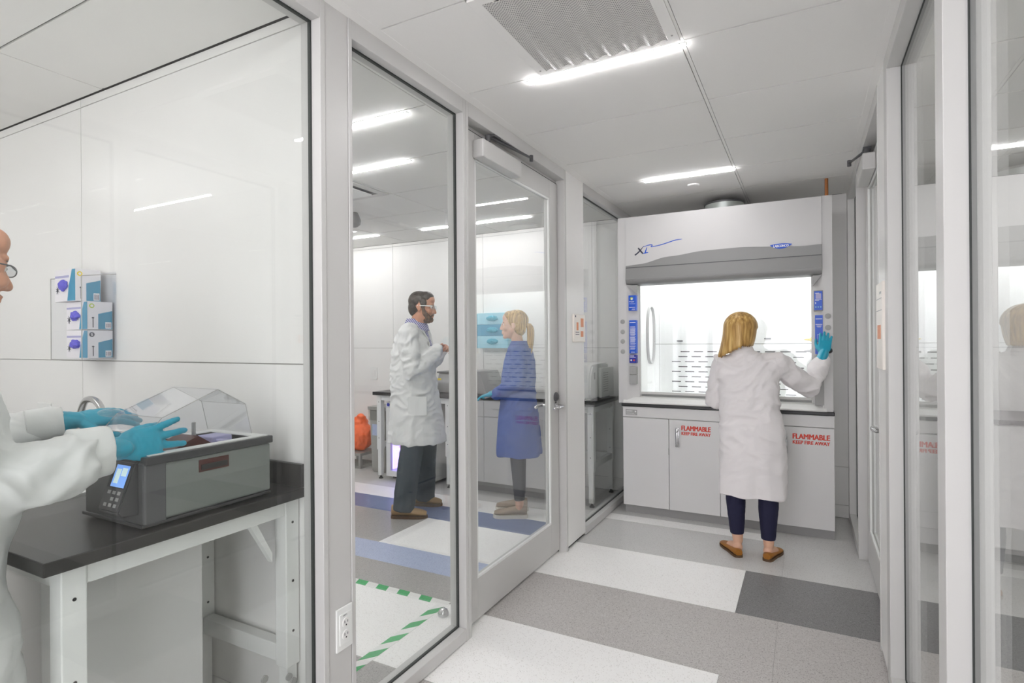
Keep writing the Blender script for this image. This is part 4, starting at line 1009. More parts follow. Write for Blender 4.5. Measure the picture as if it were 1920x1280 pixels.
obj('sticker', box(FX0 + .058, FX0 + .125, 4.485, 4.4875, .52, .585), M['yellow'], dr)

# grey instrument on middle bench
t = thing('bench_centrifuge', (-3.02, 4.75, .895), 'squat grey bench-top instrument with yellow sticker right of the bearded man', 'lab instrument')
b = NB(); prism(b, [(-3.26, 4.60, .90), (-3.26, 4.585, 1.00), (-3.26, 4.62, 1.09), (-3.26, 5.0, 1.09), (-3.26, 5.0, .90)], (.27, 0, 0), bev=.006); obj('housing', b, M['greyg'], t)
obj('top_lid', box(-3.27, -2.985, 4.60, 5.01, 1.091, 1.108, .004), M['greyd'], t)
b = NB(); prism(b, [(-3.16, 4.72, 1.109), (-3.04, 4.72, 1.109), (-3.10, 4.72, 1.135)], (0, .10, 0)); obj('lid_grip', b, M['greyg'], t)
obj('yellow_sticker', box(-3.255, -3.215, 4.594, 4.598, .985, 1.04), M['yellow'], t)
for fx in (-3.22, -3.03): obj('rubber_foot', box(fx - .02, fx + .02, 4.62, 4.66, .895, .90), M['blackp'], t)
# second instrument
t = thing('balance_enclosure', (-2.8, 4.78, .895), 'grey sloping-sided lab instrument behind the left edge of the door glass', 'lab instrument')
b = NB(); prism(b, [(-2.955, 4.60, .90), (-2.70, 4.60, .90), (-2.74, 4.60, 1.02), (-2.78, 4.60, 1.115), (-2.955, 4.60, 1.115)], (0, .38, 0), bev=.004); obj('housing', b, M['greyg'], t)
obj('display', box(-2.93, -2.86, 4.595, 4.60, 1.03, 1.08), M['greyd'], t)
for fx in (-2.93, -2.74): obj('rubber_foot', box(fx - .02, fx + .02, 4.62, 4.66, .895, .90), M['blackp'], t)
# cabinets added behind woman, to whiten the door glass where the hood cabinet reflects
t = thing('base_cabinet', (-2.5, 4.75, 0), 'added white cabinet run with black top, backing the door reflection behind the ponytailed woman', 'cabinet')
obj('carcass', box(-2.97, -2.035, 4.50, 5.07, .09, .862), M['cab'], t); obj('toe_kick', box(-2.96, -2.045, 4.53, 5.0, 0, .09), M['kick'], t)
for i in range(3):
    a = -2.97 + i * .3117; d = obj('door', box(a + .002, a + .3097, 4.482, 4.499, .10, .70, .001), M['cab'], t); obj('drawer', box(a + .002, a + .3097, 4.482, 4.499, .705, .855, .001), M['cab'], t)
    obj('pull', box(a + .10, a + .21, 4.474, 4.482, .772, .782), M['alu'], d)
obj('worktop', box(-2.975, -2.03, 4.465, 5.07, .863, .895, .003), M['black'], t)
# white instrument with vent slots (through last left pane)
t = thing('white_analyser', (-1.77, 4.75, .885), 'rounded white bench instrument with side vent slots, beside the fume hood', 'lab instrument')
b = NB(); prism(b, [(-1.99, 4.49, .905), (-1.99, 4.46, .95), (-1.99, 4.47, 1.10), (-1.99, 4.53, 1.195), (-1.99, 4.95, 1.205), (-1.99, 4.98, .905)], (.385, 0, 0), bev=.015); obj('housing', b, M['steelw'], t, smooth=True)
obj('black_base', box(-1.985, -1.61, 4.475, 5.0, .886, .905), M['blackp'], t)
obj('side_pod', box(-1.605, -1.575, 4.66, 5.02, .905, 1.165, .006), M['steelw'], t)
for i in range(4):
    for k in range(9): obj('vent_slot', box(-1.5755, -1.5735, 4.72 + i * .035, 4.745 + i * .035, .955 + k * .02, .962 + k * .02), M['grey'], t)
obj('side_switch', box(-1.6055, -1.6035, 4.56, 4.585, 1.07, 1.13), M['grey'], t)

# low dark mat under right bench omitted: cable box
# ================================================================== PEOPLE
def hframe(fwd, tilt=0.0, lean=0.0):
    f = Vector(fwd).normalized(); up = Vector((0, 0, 1)); r = f.cross(up).normalized()
    f2 = f * math.cos(tilt) + up * math.sin(tilt); u2 = r.cross(f2).normalized()
    return f2, r, u2
def head_prims(bm, c, fwd, tilt=0.0, k=1.0, nose=1.0, ears=True):
    f, r, u = hframe(fwd, tilt); c = Vector(c); R = Matrix((r, f, u)).transposed()
    def E(x, y, z, a, b, d, rot=None): ell(bm, c + (r * x + f * y + u * z) * k, (a * k, b * k, d * k), R if rot is None else R @ rot)
    E(0, -.012, .035, .076, .096, .086); E(0, .038, -.010, .060, .058, .082); E(0, .03, -.070, .050, .055, .045); E(0, .070, -.100, .022, .020, .020)
    E(0, .020, -.045, .062, .050, .05)
    E(0, .078, .026, .050, .018, .014); E(0, .066, .060, .055, .032, .04)
    for s in (1, -1):
        E(s * .031, .077, .012, .014, .0125, .0075); E(s * .031, .075, -.0095, .013, .012, .0065); E(s * .052, .055, .004, .012, .020, .018)
        E(s * .040, .066, -.028, .024, .024, .022)
        if ears:
            E(s * .077, -.006, -.008, .006, .018, .030); E(s * .080, -.010, .004, .006, .010, .016)
        E(s * .011, .098, -.040, .009 * nose, .010, .008)
    tube(bm, [c + (f * .090 + u * .020) * k, c + (f * (.098 + .004 * nose) - u * .010) * k, c + (f * (.102 + .010 * nose) - u * .034) * k], [.009 * k, .010 * k, .0115 * k * nose], 10)
    E(0, .092, -.062, .022, .011, .006); E(0, .090, -.074, .020, .011, .007)
    return f, r, u
def eyes(parent, c, fwd, tilt=0, k=1.0):
    f, r, u = hframe(fwd, tilt); c = Vector(c)
    for s in (1, -1):
        p = c + (r * s * .031 + f * .0775 + u * .002) * k
        e = obj('eye', ell(NB(), p, (.0115 * k,) * 3, seg=14, rng=10), M['eyew'], parent, smooth=True)
        obj('iris', ell(NB(), p + f * .0085 * k, (.0052 * k,) * 3, seg=10, rng=8), M['iris'], e, smooth=True)
        b = NB(); tube(b, [p + (f * .006 - r * s * .014 + u * .017) * k, p + (f * .010 + u * .021) * k, p + (f * .002 + r * s * .016 + u * .016) * k], [.0025, .0035, .002], 8)
        obj('eyebrow', b, M['brownh'], parent, smooth=True)
def hand_prims(bm, wrist, d, nrm, side, k=1.0, spread=.10, curl=.25, thumb_out=.8, curls=None, fat=1.0):
    """d: finger direction, nrm: back-of-hand normal, side: +1 if the thumb is on +(d x nrm)"""
    d = Vector(d).normalized(); n = Vector(nrm); n = (n - d * n.dot(d)).normalized(); s = d.cross(n) * side; w = Vector(wrist)
    L = .095 * k
    # palm as wide flat tube
    tube(bm, [w - d * .03 * k, w + d * .01 * k, w + d * L * .45, w + d * L * .92], [(.027 * k, .022 * k), (.028 * k, .019 * k), (.040 * k, .0165 * k), (.040 * k, .013 * k)], 16, side=s)
    lens = [.073, .082, .077, .060]; offs = [.030, .0105, -.0095, -.029]; rad = [.0088 * fat, .0090 * fat, .0086 * fat, .0078 * fat]
    for i in range(4):
        base = w + d * (L * (.90 - .05 * abs(i - 1.3))) + s * offs[i] * k
        ang = spread * (1.5 - i); fd = (d * math.cos(ang) + s * math.sin(ang)).normalized()
        c_ = curls[i] if curls else curl
        p = base.copy(); pts = [base - fd * .02 * k]; rr = [rad[i] * k * 1.05]
        pts.append(p.copy()); rr.append(rad[i] * k * 1.05)
        for j, fr in enumerate((.42, .32, .26)):
            a = c_ * (j + .6); dd = (fd * math.cos(a) - n * math.sin(a)); p = p + dd * lens[i] * fr * k; pts.append(p.copy()); rr.append(rad[i] * k * (1.0 - .09 * (j + 1)))
        tube(bm, pts, rr, 10)
    tb = w + d * .022 * k + s * .022 * k
    t1 = tb + (d * .6 + s * thumb_out - n * .25).normalized() * .040 * k; t2 = t1 + (d * .85 + s * thumb_out * .55 - n * .25).normalized() * .032 * k; t3 = t2 + (d * 1.0 + s * thumb_out * .25 - n * .2).normalized() * .025 * k
    tube(bm, [tb, t1, t2, t3], [.016 * k, .0125 * k, .0105 * k, .009 * k], 10)
def rings(bm, rr, seg=28, rot=0.0):
    """rr: list of (cx,cy,z,a,b) ellipses; a along the sideways direction rotated by rot"""
    cs, sn = math.cos(rot), math.sin(rot); R_ = []
    for cx, cy, z, a, b in rr:
        ring = []
        for k in range(seg):
            th_ = 2 * PI * k / seg; x = a * math.copysign(abs(math.cos(th_)) ** .85, math.cos(th_)); y = b * math.copysign(abs(math.sin(th_)) ** .85, math.sin(th_))
            ring.append(bm.verts.new((cx + x * cs - y * sn, cy + x * sn + y * cs, z)))
        R_.append(ring)
    for i in range(len(R_) - 1):
        for k in range(seg): bm.faces.new((R_[i][k], R_[i][(k + 1) % seg], R_[i + 1][(k + 1) % seg], R_[i + 1][k]))
    bm.faces.new(R_[0][::-1]); bm.faces.new(R_[-1])
    return bm
def cloth(seed, amp=.007, waist=1.0, hem=.5, diag=(0, 0, 1)):
    o = Vector((seed * 3.1, seed * 1.7, seed * .9))
    def fn(c, n_):
        t_ = max(0, min(1, (waist - c.z) / max(.01, waist - hem)))
        lowf = noise.noise(Vector((c.x * 11, c.y * 11, c.z * 1.6)) + o)
        w_ = c + Vector((noise.noise(c * 4 + o), noise.noise(c * 4 - o), noise.noise(c * 4 + o * 2))) * .09
        r1 = 1 - abs(noise.noise(Vector((w_.x * 8 + w_.z * 7, w_.y * 8 - w_.z * 5, w_.z * 11 - w_.x * 5)) + o)) * 2.6
        r2 = 1 - abs(noise.noise(Vector((w_.x * 20 - w_.z * 12, w_.y * 20 + w_.z * 10, w_.z * 15)) + o * 2)) * 2.6
        r1 = max(-.6, r1); r2 = max(-.6, r2)
        return amp * 1.3 * (t_ * 2.0 * lowf + (1.1 - t_ * .75) * (r1 * .85 + r2 * .28) - .45)
    return fn
def shoe(parent, heel, toe, m, sole_m, w_=.047, h_=.065, open_=.5, sole_h=.014, name='shoe'):
    heel = Vector((*heel, 0)); toe = Vector((*toe, 0)); d = (toe - heel).normalized(); s = Vector((d.y, -d.x, 0)); L = (toe - heel).length
    prof = [(0.02, .55, 1.0), (.10, .74, 1.05), (.28, .76, .95), (.45, .82, .80), (.62, .98, .68), (.78, 1.0, .56), (.90, .84, .46), (.97, .50, .36)]
    bm = NB(); q = []
    for u_, wf, hf in prof:
        ring = []
        for k in range(16):
            a = 2 * PI * k / 16; x = math.cos(a) * w_ * wf; z = max(sole_h * .8, sole_h + (h_ * hf) * .5 + math.sin(a) * h_ * hf * .5)
            ring.append(bm.verts.new(heel + d * L * u_ + s * x + Vector((0, 0, z))))
        q.append(ring)
    for i in range(len(q) - 1):
        for k in range(16): bm.faces.new((q[i][k], q[i][(k + 1) % 16], q[i + 1][(k + 1) % 16], q[i + 1][k]))
    bm.faces.new(q[0][::-1]); bm.faces.new(q[-1])
    sh = obj(name, bm, m, parent, smooth=True)
    bm = NB(); pts = []
    for u_, wf, hf in prof: pts.append(heel + d * L * u_ + s * w_ * wf * 1.06)
    pts = [heel - d * .004] + pts + [toe + d * .003] + [heel + d * L * u_ - s * w_ * wf * 1.06 for u_, wf, hf in prof[::-1]]
    prism(bm, pts, (0, 0, sole_h + .004)); obj('sole', bm, sole_m, sh)
    return sh

# ---- woman at the hood (seen from behind) ----------------------------------
def woman_hood():
    base = (-.33, 3.98, 0); t = thing('person', base, 'blond woman in white lab coat seen from behind at the fume hood', 'person')
    hc = (-.384, 4.015, 1.462); f = Vector((.06, 1, -.08))
    SR, SL = Vector((-.175, 4.0, 1.262)), Vector((-.49, 4.0, 1.255)); ER, WR = Vector((.022, 4.17, 1.085)), Vector((.108, 4.365, 1.298))
    EL, WL_ = Vector((-.555, 4.06, .985)), Vector((-.51, 4.30, .955))
    b = NB(); head_prims(b, hc, f, 0, .95)
    tube(b, [(-.384, 4.00, 1.30), (-.384, 4.005, 1.40)], .05, 14)
    rings(b, [(-.33, 3.99, .72, .15, .10), (-.33, 3.98, .80, .165, .115), (-.335, 3.99, .95, .125, .09), (-.335, 4.0, 1.10, .145, .10), (-.335, 4.0, 1.22, .145, .08), (-.36, 4.0, 1.30, .06, .05)])
    tube(b, [SR - Vector((.02, 0, .02)), ER, WR], [.038, .034, .026], 12); tube(b, [SL + Vector((.02, 0, -.02)), EL, WL_], [.038, .034, .026], 12)
    hand_prims(b, WL_, (.15, 1, -.15), (0, 0, 1), 1, .95, curl=.3)
    hand_prims(b, WR, (.12, .30, .9), (0, -1, .35), -1, .82, spread=.055, curl=.22, thumb_out=.5)
    for hip, kn, an in ((Vector((-.415, 3.98, .80)), Vector((-.425, 3.97, .46)), Vector((-.402, 3.93, .09))), (Vector((-.24, 3.98, .80)), Vector((-.222, 3.97, .46)), Vector((-.218, 3.93, .09)))):
        tube(b, [hip, kn, kn * .5 + an * .5 + Vector((0, -.012, .03)), an], [.078, .052, .052, .032], 14)
    for an, toe in (((-.400, 3.895), (-.50, 4.10)), ((-.222, 3.905), (-.165, 4.115))):
        tube(b, [(an[0], an[1] + .02, .05), ((an[0] + toe[0]) / 2, (an[1] + toe[1]) / 2, .035)], [(.030, .034), (.034, .022)], 12)
    mobj('body', union_mesh(b, .0055, 4), M['skin2'], t)
    # coat
    b = NB()
    rings(b, [(-.318, 3.97, .385, .212, .155), (-.318, 3.975, .42, .212, .155), (-.318, 3.975, .60, .208, .15), (-.320, 3.98, .80, .200, .145), (-.330, 3.99, .95, .185, .128), (-.338, 4.0, 1.08, .184, .128), (-.345, 4.0, 1.19, .196, .120), (-.345, 4.0, 1.262, .175, .098), (-.36, 4.0, 1.305, .10, .075), (-.378, 4.0, 1.335, .064, .064)], 36)
    tube(b, [SR + Vector((-.05, 0, -.02)), SR, (SR + ER) / 2 + Vector((0, 0, -.012)), ER, (ER + WR) / 2, WR + Vector((-.008, -.005, -.045))], [.075, .076, .074, .072, .062, .046], 16)
    tube(b, [SL + Vector((.05, 0, -.02)), SL, (SL + EL) / 2, EL, (EL + WL_) / 2, WL_ + Vector((0, -.02, 0))], [.075, .076, .070, .066, .058, .05], 16)
    me = union_mesh(b, .0075, 5); displace(me, cloth(1, .0085, 1.0, .4)); ct = mobj('lab_coat', me, M['coatp'], t)
    b = NB(); pts = [(-.380 + .070 * math.cos(a), 4.0 + .068 * math.sin(a), 1.338 + .006 * math.sin(a)) for a in np.linspace(0, 2 * PI, 24, endpoint=False)]
    tube(b, pts, [(.008, .026)] * 24, 8, closed=True, side=(0, 0, 1)); 
    b.free(); b = NB()
    lathe(b, (-.378, 4.0, 1.312), [(.084, 0), (.078, .02), (.066, .048), (.060, .046), (.07, .01)]); obj('collar', b, M['coatp'], ct, smooth=True)
    b = NB(); tube(b, bezier([(-.172, 3.905, 1.285), (-.150, 3.892, 1.20), (-.158, 3.885, 1.12)], 10), .0014, 6); tube(b, bezier([(-.512, 3.905, 1.285), (-.53, 3.892, 1.20), (-.525, 3.885, 1.12)], 10), .0014, 6); obj('seam', b, M['coatp'], ct)
    # glove on right hand
    b = NB(); hand_prims(b, WR, (.12, .30, .9), (0, -1, .35), -1, 1.0, spread=.055, curl=.14, thumb_out=.5, fat=1.25)
    tube(b, [WR - Vector((.02, .05, .05)), WR + Vector((0, 0, .005))], [.034, .032], 14)
    mobj('glove', union_mesh(b, .0035, 2), M['nit'], t)
    # leggings
    b = NB()
    for hip, kn, an in ((Vector((-.412, 3.985, .80)), Vector((-.421, 3.965, .46)), Vector((-.405, 3.925, .135))), (Vector((-.235, 3.985, .80)), Vector((-.218, 3.965, .46)), Vector((-.219, 3.93, .12)))):
        tube(b, [hip, kn, kn * .5 + an * .5 + Vector((0, -.012, .03)), an], [.085, .062, .061, .043], 16, dome=False)
    me = union_mesh(b, .006, 4); displace(me, lambda c, n_: .002 * noise.noise(Vector((c.x * 20, c.y * 20, c.z * 40)))); mobj('leggings', me, M['navy'], t)
    for hl, to in (((-.385, 3.855), (-.512, 4.085)), ((-.228, 3.865), (-.165, 4.105))):
        s_ = shoe(t, hl, to, M['shoe_cam'], M['solet'], .041, .040, sole_h=.010)
    # hair
    C = Vector(hc) + Vector((0, -.008, .022)); Rx, Ry, Rz = .100, .112, .098
    def hpt(th, ph, sc=1.0):  # th azimuth from back(-y) toward +x ; ph polar from crown
        return C + Vector((Rx * math.sin(th) * math.sin(ph), -Ry * math.cos(th) * math.sin(ph), Rz * math.cos(ph))) * sc
    def path(th, rnd_, sc):
        pts = [hpt(th, ph, sc) for ph in np.linspace(.06, PI / 2, 8)]
        e = pts[-1]; u = math.sin(th); left = max(0, -u)
        zend = 1.352 - .075 * left + .01 * rnd_ - (.0 if u < .2 else -.012)
        k_ = 7
        for j in range(1, k_ + 1):
            s_ = j / k_; z = e.z + (zend - e.z) * s_
            inw = .92 - .24 * s_ ** 2 if u > -.2 else 1.0 - .05 * s_
            x = C.x + (e.x - C.x) * inw + (-.045 * left * s_ ** 1.5 if u < 0 else 0); y = C.y + (e.y - C.y) * (1 - .05 * s_)
            pts.append(Vector((x, y, z)))
        return pts
    b = NB(); NT = 48; grid = []
    for i in range(NT + 1):
        th = -1.9 + 3.8 * i / NT; grid.append([b.verts.new(p) for p in path(th, 0, .965)])
    for i in range(NT):
        for j in range(len(grid[0]) - 1): b.faces.new((grid[i][j], grid[i + 1][j], grid[i + 1][j + 1], grid[i][j + 1]))
    me = bpy.data.meshes.new('hair'); b.to_mesh(me); b.free(); me.shade_smooth(); hr = mobj('hair', me, M['blond'], t)
    md = hr.modifiers.new('s', 'SOLIDIFY'); md.thickness = .012; md.offset = -1
    b = NB(); rn = random.Random(5)
    for i in range(210):
        th = -1.9 + 3.8 * i / 209 + rn.uniform(-.02, .02); sc = rn.uniform(.985, 1.025); ps = path(th, rn.uniform(-1, 1), sc)
        w0 = rn.uniform(.0035, .006); nps = len(ps)
        tube(b, ps, [(w0 * (.35 + .9 * min(1, k / 5)) * (1 if k < nps - 4 else (nps - k) / 4.5), .0018) for k in range(nps)], 6, side=None)
    hs = obj('hair_strands', b, M['blond'], hr, smooth=True); hs['kind'] = 'stuff'
woman_hood()

# ---- bearded man in the middle room -----------------------------------------
def man_mid():
    t = thing('person', (-2.86, 3.74, 0), 'dark-haired bearded man in a white lab coat with clear safety glasses, hands clasped', 'person')
    f = Vector((.90, .42, 0)).normalized(); r = f.cross(Vector((0, 0, 1)))
    rot = math.atan2(r.y, r.x)
    hc = Vector((-2.80, 3.735, 1.690)); tilt = -.10
    C = Vector((-2.86, 3.74, 0))
    def P(a, fwd, z): return C + r * a + f * fwd + Vector((0, 0, z))
    SRt, SLf = P(.175, -.03, 1.475), P(-.175, .0, 1.475); ER, WR = P(.215, .015, 1.165), P(.06, .185, 1.335); EL, WLf = P(-.20, .04, 1.18), P(-.04, .205, 1.34)
    b = NB(); head_prims(b, hc, f, tilt, 1.03, 1.0)
    tube(b, [P(0, .0, 1.46), hc + Vector((0, 0, -.07)) - f * .02], .060, 16)
    rings(b, [(*P(0, 0, 0)[:2], .85, .17, .12), (*P(0, 0, 0)[:2], 1.0, .165, .12), (*P(0, 0, 0)[:2], 1.2, .17, .12), (*P(0, -.01, 0)[:2], 1.40, .15, .085), (*P(0, -.01, 0)[:2], 1.50, .07, .06)], rot=rot)
    tube(b, [SRt - r * .03 + Vector((0, 0, -.04)), ER, WR], [.042, .040, .030], 12); tube(b, [SLf + r * .03 + Vector((0, 0, -.04)), EL, WLf], [.042, .040, .030], 12)
    hand_prims(b, WR, (f * .75 - r * .55 + Vector((0, 0, .25))), (f * .2 + r * .5 + Vector((0, 0, .8))), -1, 1.0, spread=.04, curl=.75, thumb_out=.5)
    hand_prims(b, WLf, (f * .55 + r * .6 + Vector((0, 0, .15))), (f * .5 - r * .4 + Vector((0, 0, .6))), 1, 1.0, spread=.04, curl=.7, thumb_out=.5)
    AR, AL = Vector((-2.855, 3.545, .10)), Vector((-2.915, 3.905, .10))
    KR, KL = P(.115, .05, .50), P(-.10, .03, .50)
    KR = (AR + P(.10, 0, .95)) / 2 + f * .02; KL = (AL + P(-.10, 0, .95)) / 2 + f * .03
    for hip, kn, an in ((P(.095, 0, .90), KR, AR), (P(-.095, 0, .90), KL, AL)): tube(b, [hip, kn, an], [.085, .058, .040], 14)
    mobj('body', union_mesh(b, .0055, 4), M['skin'], t)
    eyes(t, hc, f, tilt, 1.03)
    # coat
    b = NB(); q = lambda a, z, A, B, fw=0: (*P(a, fw, 0)[:2], z, A, B)
    rings(b, [q(0, .575, .225, .238, .0), q(0, .62, .225, .236, .0), q(0, .80, .215, .215, -.005), q(0, 1.0, .205, .190, -.02), q(0, 1.15, .205, .180, -.03), q(0, 1.30, .21, .165, -.035), q(0, 1.42, .215, .140, -.035), q(0, 1.485, .160, .105, -.03), q(0, 1.52, .092, .080, -.02)], 36, rot)
    tube(b, [SRt - r * .05, SRt + Vector((0, 0, -.02)), (SRt + ER) / 2 + r * .01, ER, (ER + WR) / 2 + Vector((0, 0, -.01)), WR - (WR - ER).normalized() * .01], [.082, .088, .082, .080, .072, .056], 16)
    tube(b, [SLf + r * .05, SLf + Vector((0, 0, -.02)), (SLf + EL) / 2, EL, (EL + WLf) / 2, WLf - (WLf - EL).normalized() * .02], [.082, .086, .082, .078, .070, .054], 16)
    me = union_mesh(b, .008, 5); displace(me, cloth(2.3, .010, 1.05, .55)); ct = mobj('lab_coat', me, M['coatw'], t)
    # lapel / placket edge, pocket
    b = NB(); tube(b, bezier([P(.078, .0, 1.545), P(.07, .07, 1.49), P(.045, .112, 1.40), P(.02, .132, 1.28)], 14), [(.020, .004)] * 15, 8, side=r); tube(b, bezier([P(-.078, .0, 1.545), P(-.07, .07, 1.49), P(-.045, .112, 1.40), P(-.02, .132, 1.28)], 14), [(.020, .004)] * 15, 8, side=r); obj('lapel', b, M['coatw'], ct, smooth=True)
    b = NB(); p0 = P(.203, .05, .82)
    prism(b, [p0 + f * -.075, p0 + f * .075, p0 + f * .075 + Vector((0, 0, .15)), p0 + f * -.075 + Vector((0, 0, .15))], r * .012, bev=.0015); obj('pocket', b, M['coatw'], ct)
    # shirt collar & front
    b = NB(); lathe(b, P(0, -.005, 1.495), [(.110, 0), (.102, .04), (.088, .075), (.078, .100), (.071, .097), (.075, .01)]); obj('shirt', b, M['check'], t, smooth=True)
    b = NB(); prism(b, [P(.05, .055, 1.54), P(-.05, .055, 1.54), P(-.012, .128, 1.34), P(.012, .128, 1.34)], f * .012); obj('shirt_front', b, M['check'], t)
    # hair and beard
    ff, rr_, uu = hframe(f, tilt); R = Matrix((rr_, ff, uu)).transposed()
    b = NB(); k = 1.03
    ell(b, hc + (ff * -.022 + uu * .045) * k, (.081, .096, .086), R); ell(b, hc + (ff * .030 + uu * .080) * k, (.066, .062, .050), R); ell(b, hc + (ff * -.055 + uu * -.01) * k, (.074, .055, .075), R)
    for s in (1, -1): ell(b, hc + (rr_ * s * .066 + ff * .018 + uu * .030) * k, (.013, .035, .040), R)
    me = union_mesh(b, .005, 3); displace(me, lambda c, n_: .003 * noise.noise(c * 90)); mobj('hair', me, M['brownh'], t)
    b = NB(); ell(b, hc + (ff * .052 + uu * -.094) * k, (.046, .044, .034), R)
    for s in (1, -1):
        tube(b, [hc + (rr_ * s * .066 + ff * .022 + uu * -.005) * k, hc + (rr_ * s * .058 + ff * .038 + uu * -.050) * k, hc + (rr_ * s * .035 + ff * .070 + uu * -.082) * k], [.011, .020, .022], 10)
        tube(b, [hc + (ff * .103 + uu * -.052) * k, hc + (rr_ * s * .022 + ff * .092 + uu * -.060) * k, hc + (rr_ * s * .03 + ff * .082 + uu * -.080) * k], [.005, .007, .010], 8)
    ell(b, hc + (ff * .085 + uu * -.097) * k, (.024, .018, .022), R)
    me = union_mesh(b, .0045, 2); displace(me, lambda c, n_: .0025 * noise.noise(c * 110)); mobj('beard', me, M['beard'], t)
    # safety glasses
    g_ = NB()
    for s in (1, -1):
        p = hc + (rr_ * s * .034 + ff * .106 + uu * .004) * k; tube(g_, [p - rr_ * .03, p, p + rr_ * .03 - ff * .006 * 1], [(.003, .018)] * 3, 10, side=ff)
    gl = obj('safety_glasses', g_, M['lens'], t, smooth=True)
    g_ = NB()
    for s in (1, -1): tube(g_, [hc + (rr_ * s * .066 + ff * .096 + uu * .012) * k, hc + (rr_ * s * .080 + ff * .04 + uu * .010) * k, hc + (rr_ * s * .082 + ff * -.02 + uu * .006) * k], [(.0015, .005), (.0015, .0035), (.0015, .003)], 8, side=rr_)
    obj('temple', g_, M['steelw'], gl, smooth=True)
    # trousers
    b = NB()
    for hip, kn, an in ((P(.09, 0, .72), KR, AR), (P(-.09, 0, .72), KL, AL)):
        tube(b, [hip, kn, an + f * .0 + Vector((0, 0, -.045))], [.095, .095, .085], 16, dome=False)
    me = union_mesh(b, .008, 4); displace(me, lambda c, n_: .007 * noise.noise(Vector((c.x * 12, c.y * 12, c.z * 7))) + .003 * noise.noise(c * 30)); mobj('trousers', me, M['denim'], t)
    shoe(t, (-2.945, 3.505), (-2.685, 3.635), M['shoe_tan'], M['solet'], .052, .085, sole_h=.018); shoe(t, (-3.02, 3.86), (-2.765, 3.955), M['shoe_tan'], M['solet'], .052, .085, sole_h=.018)
man_mid()

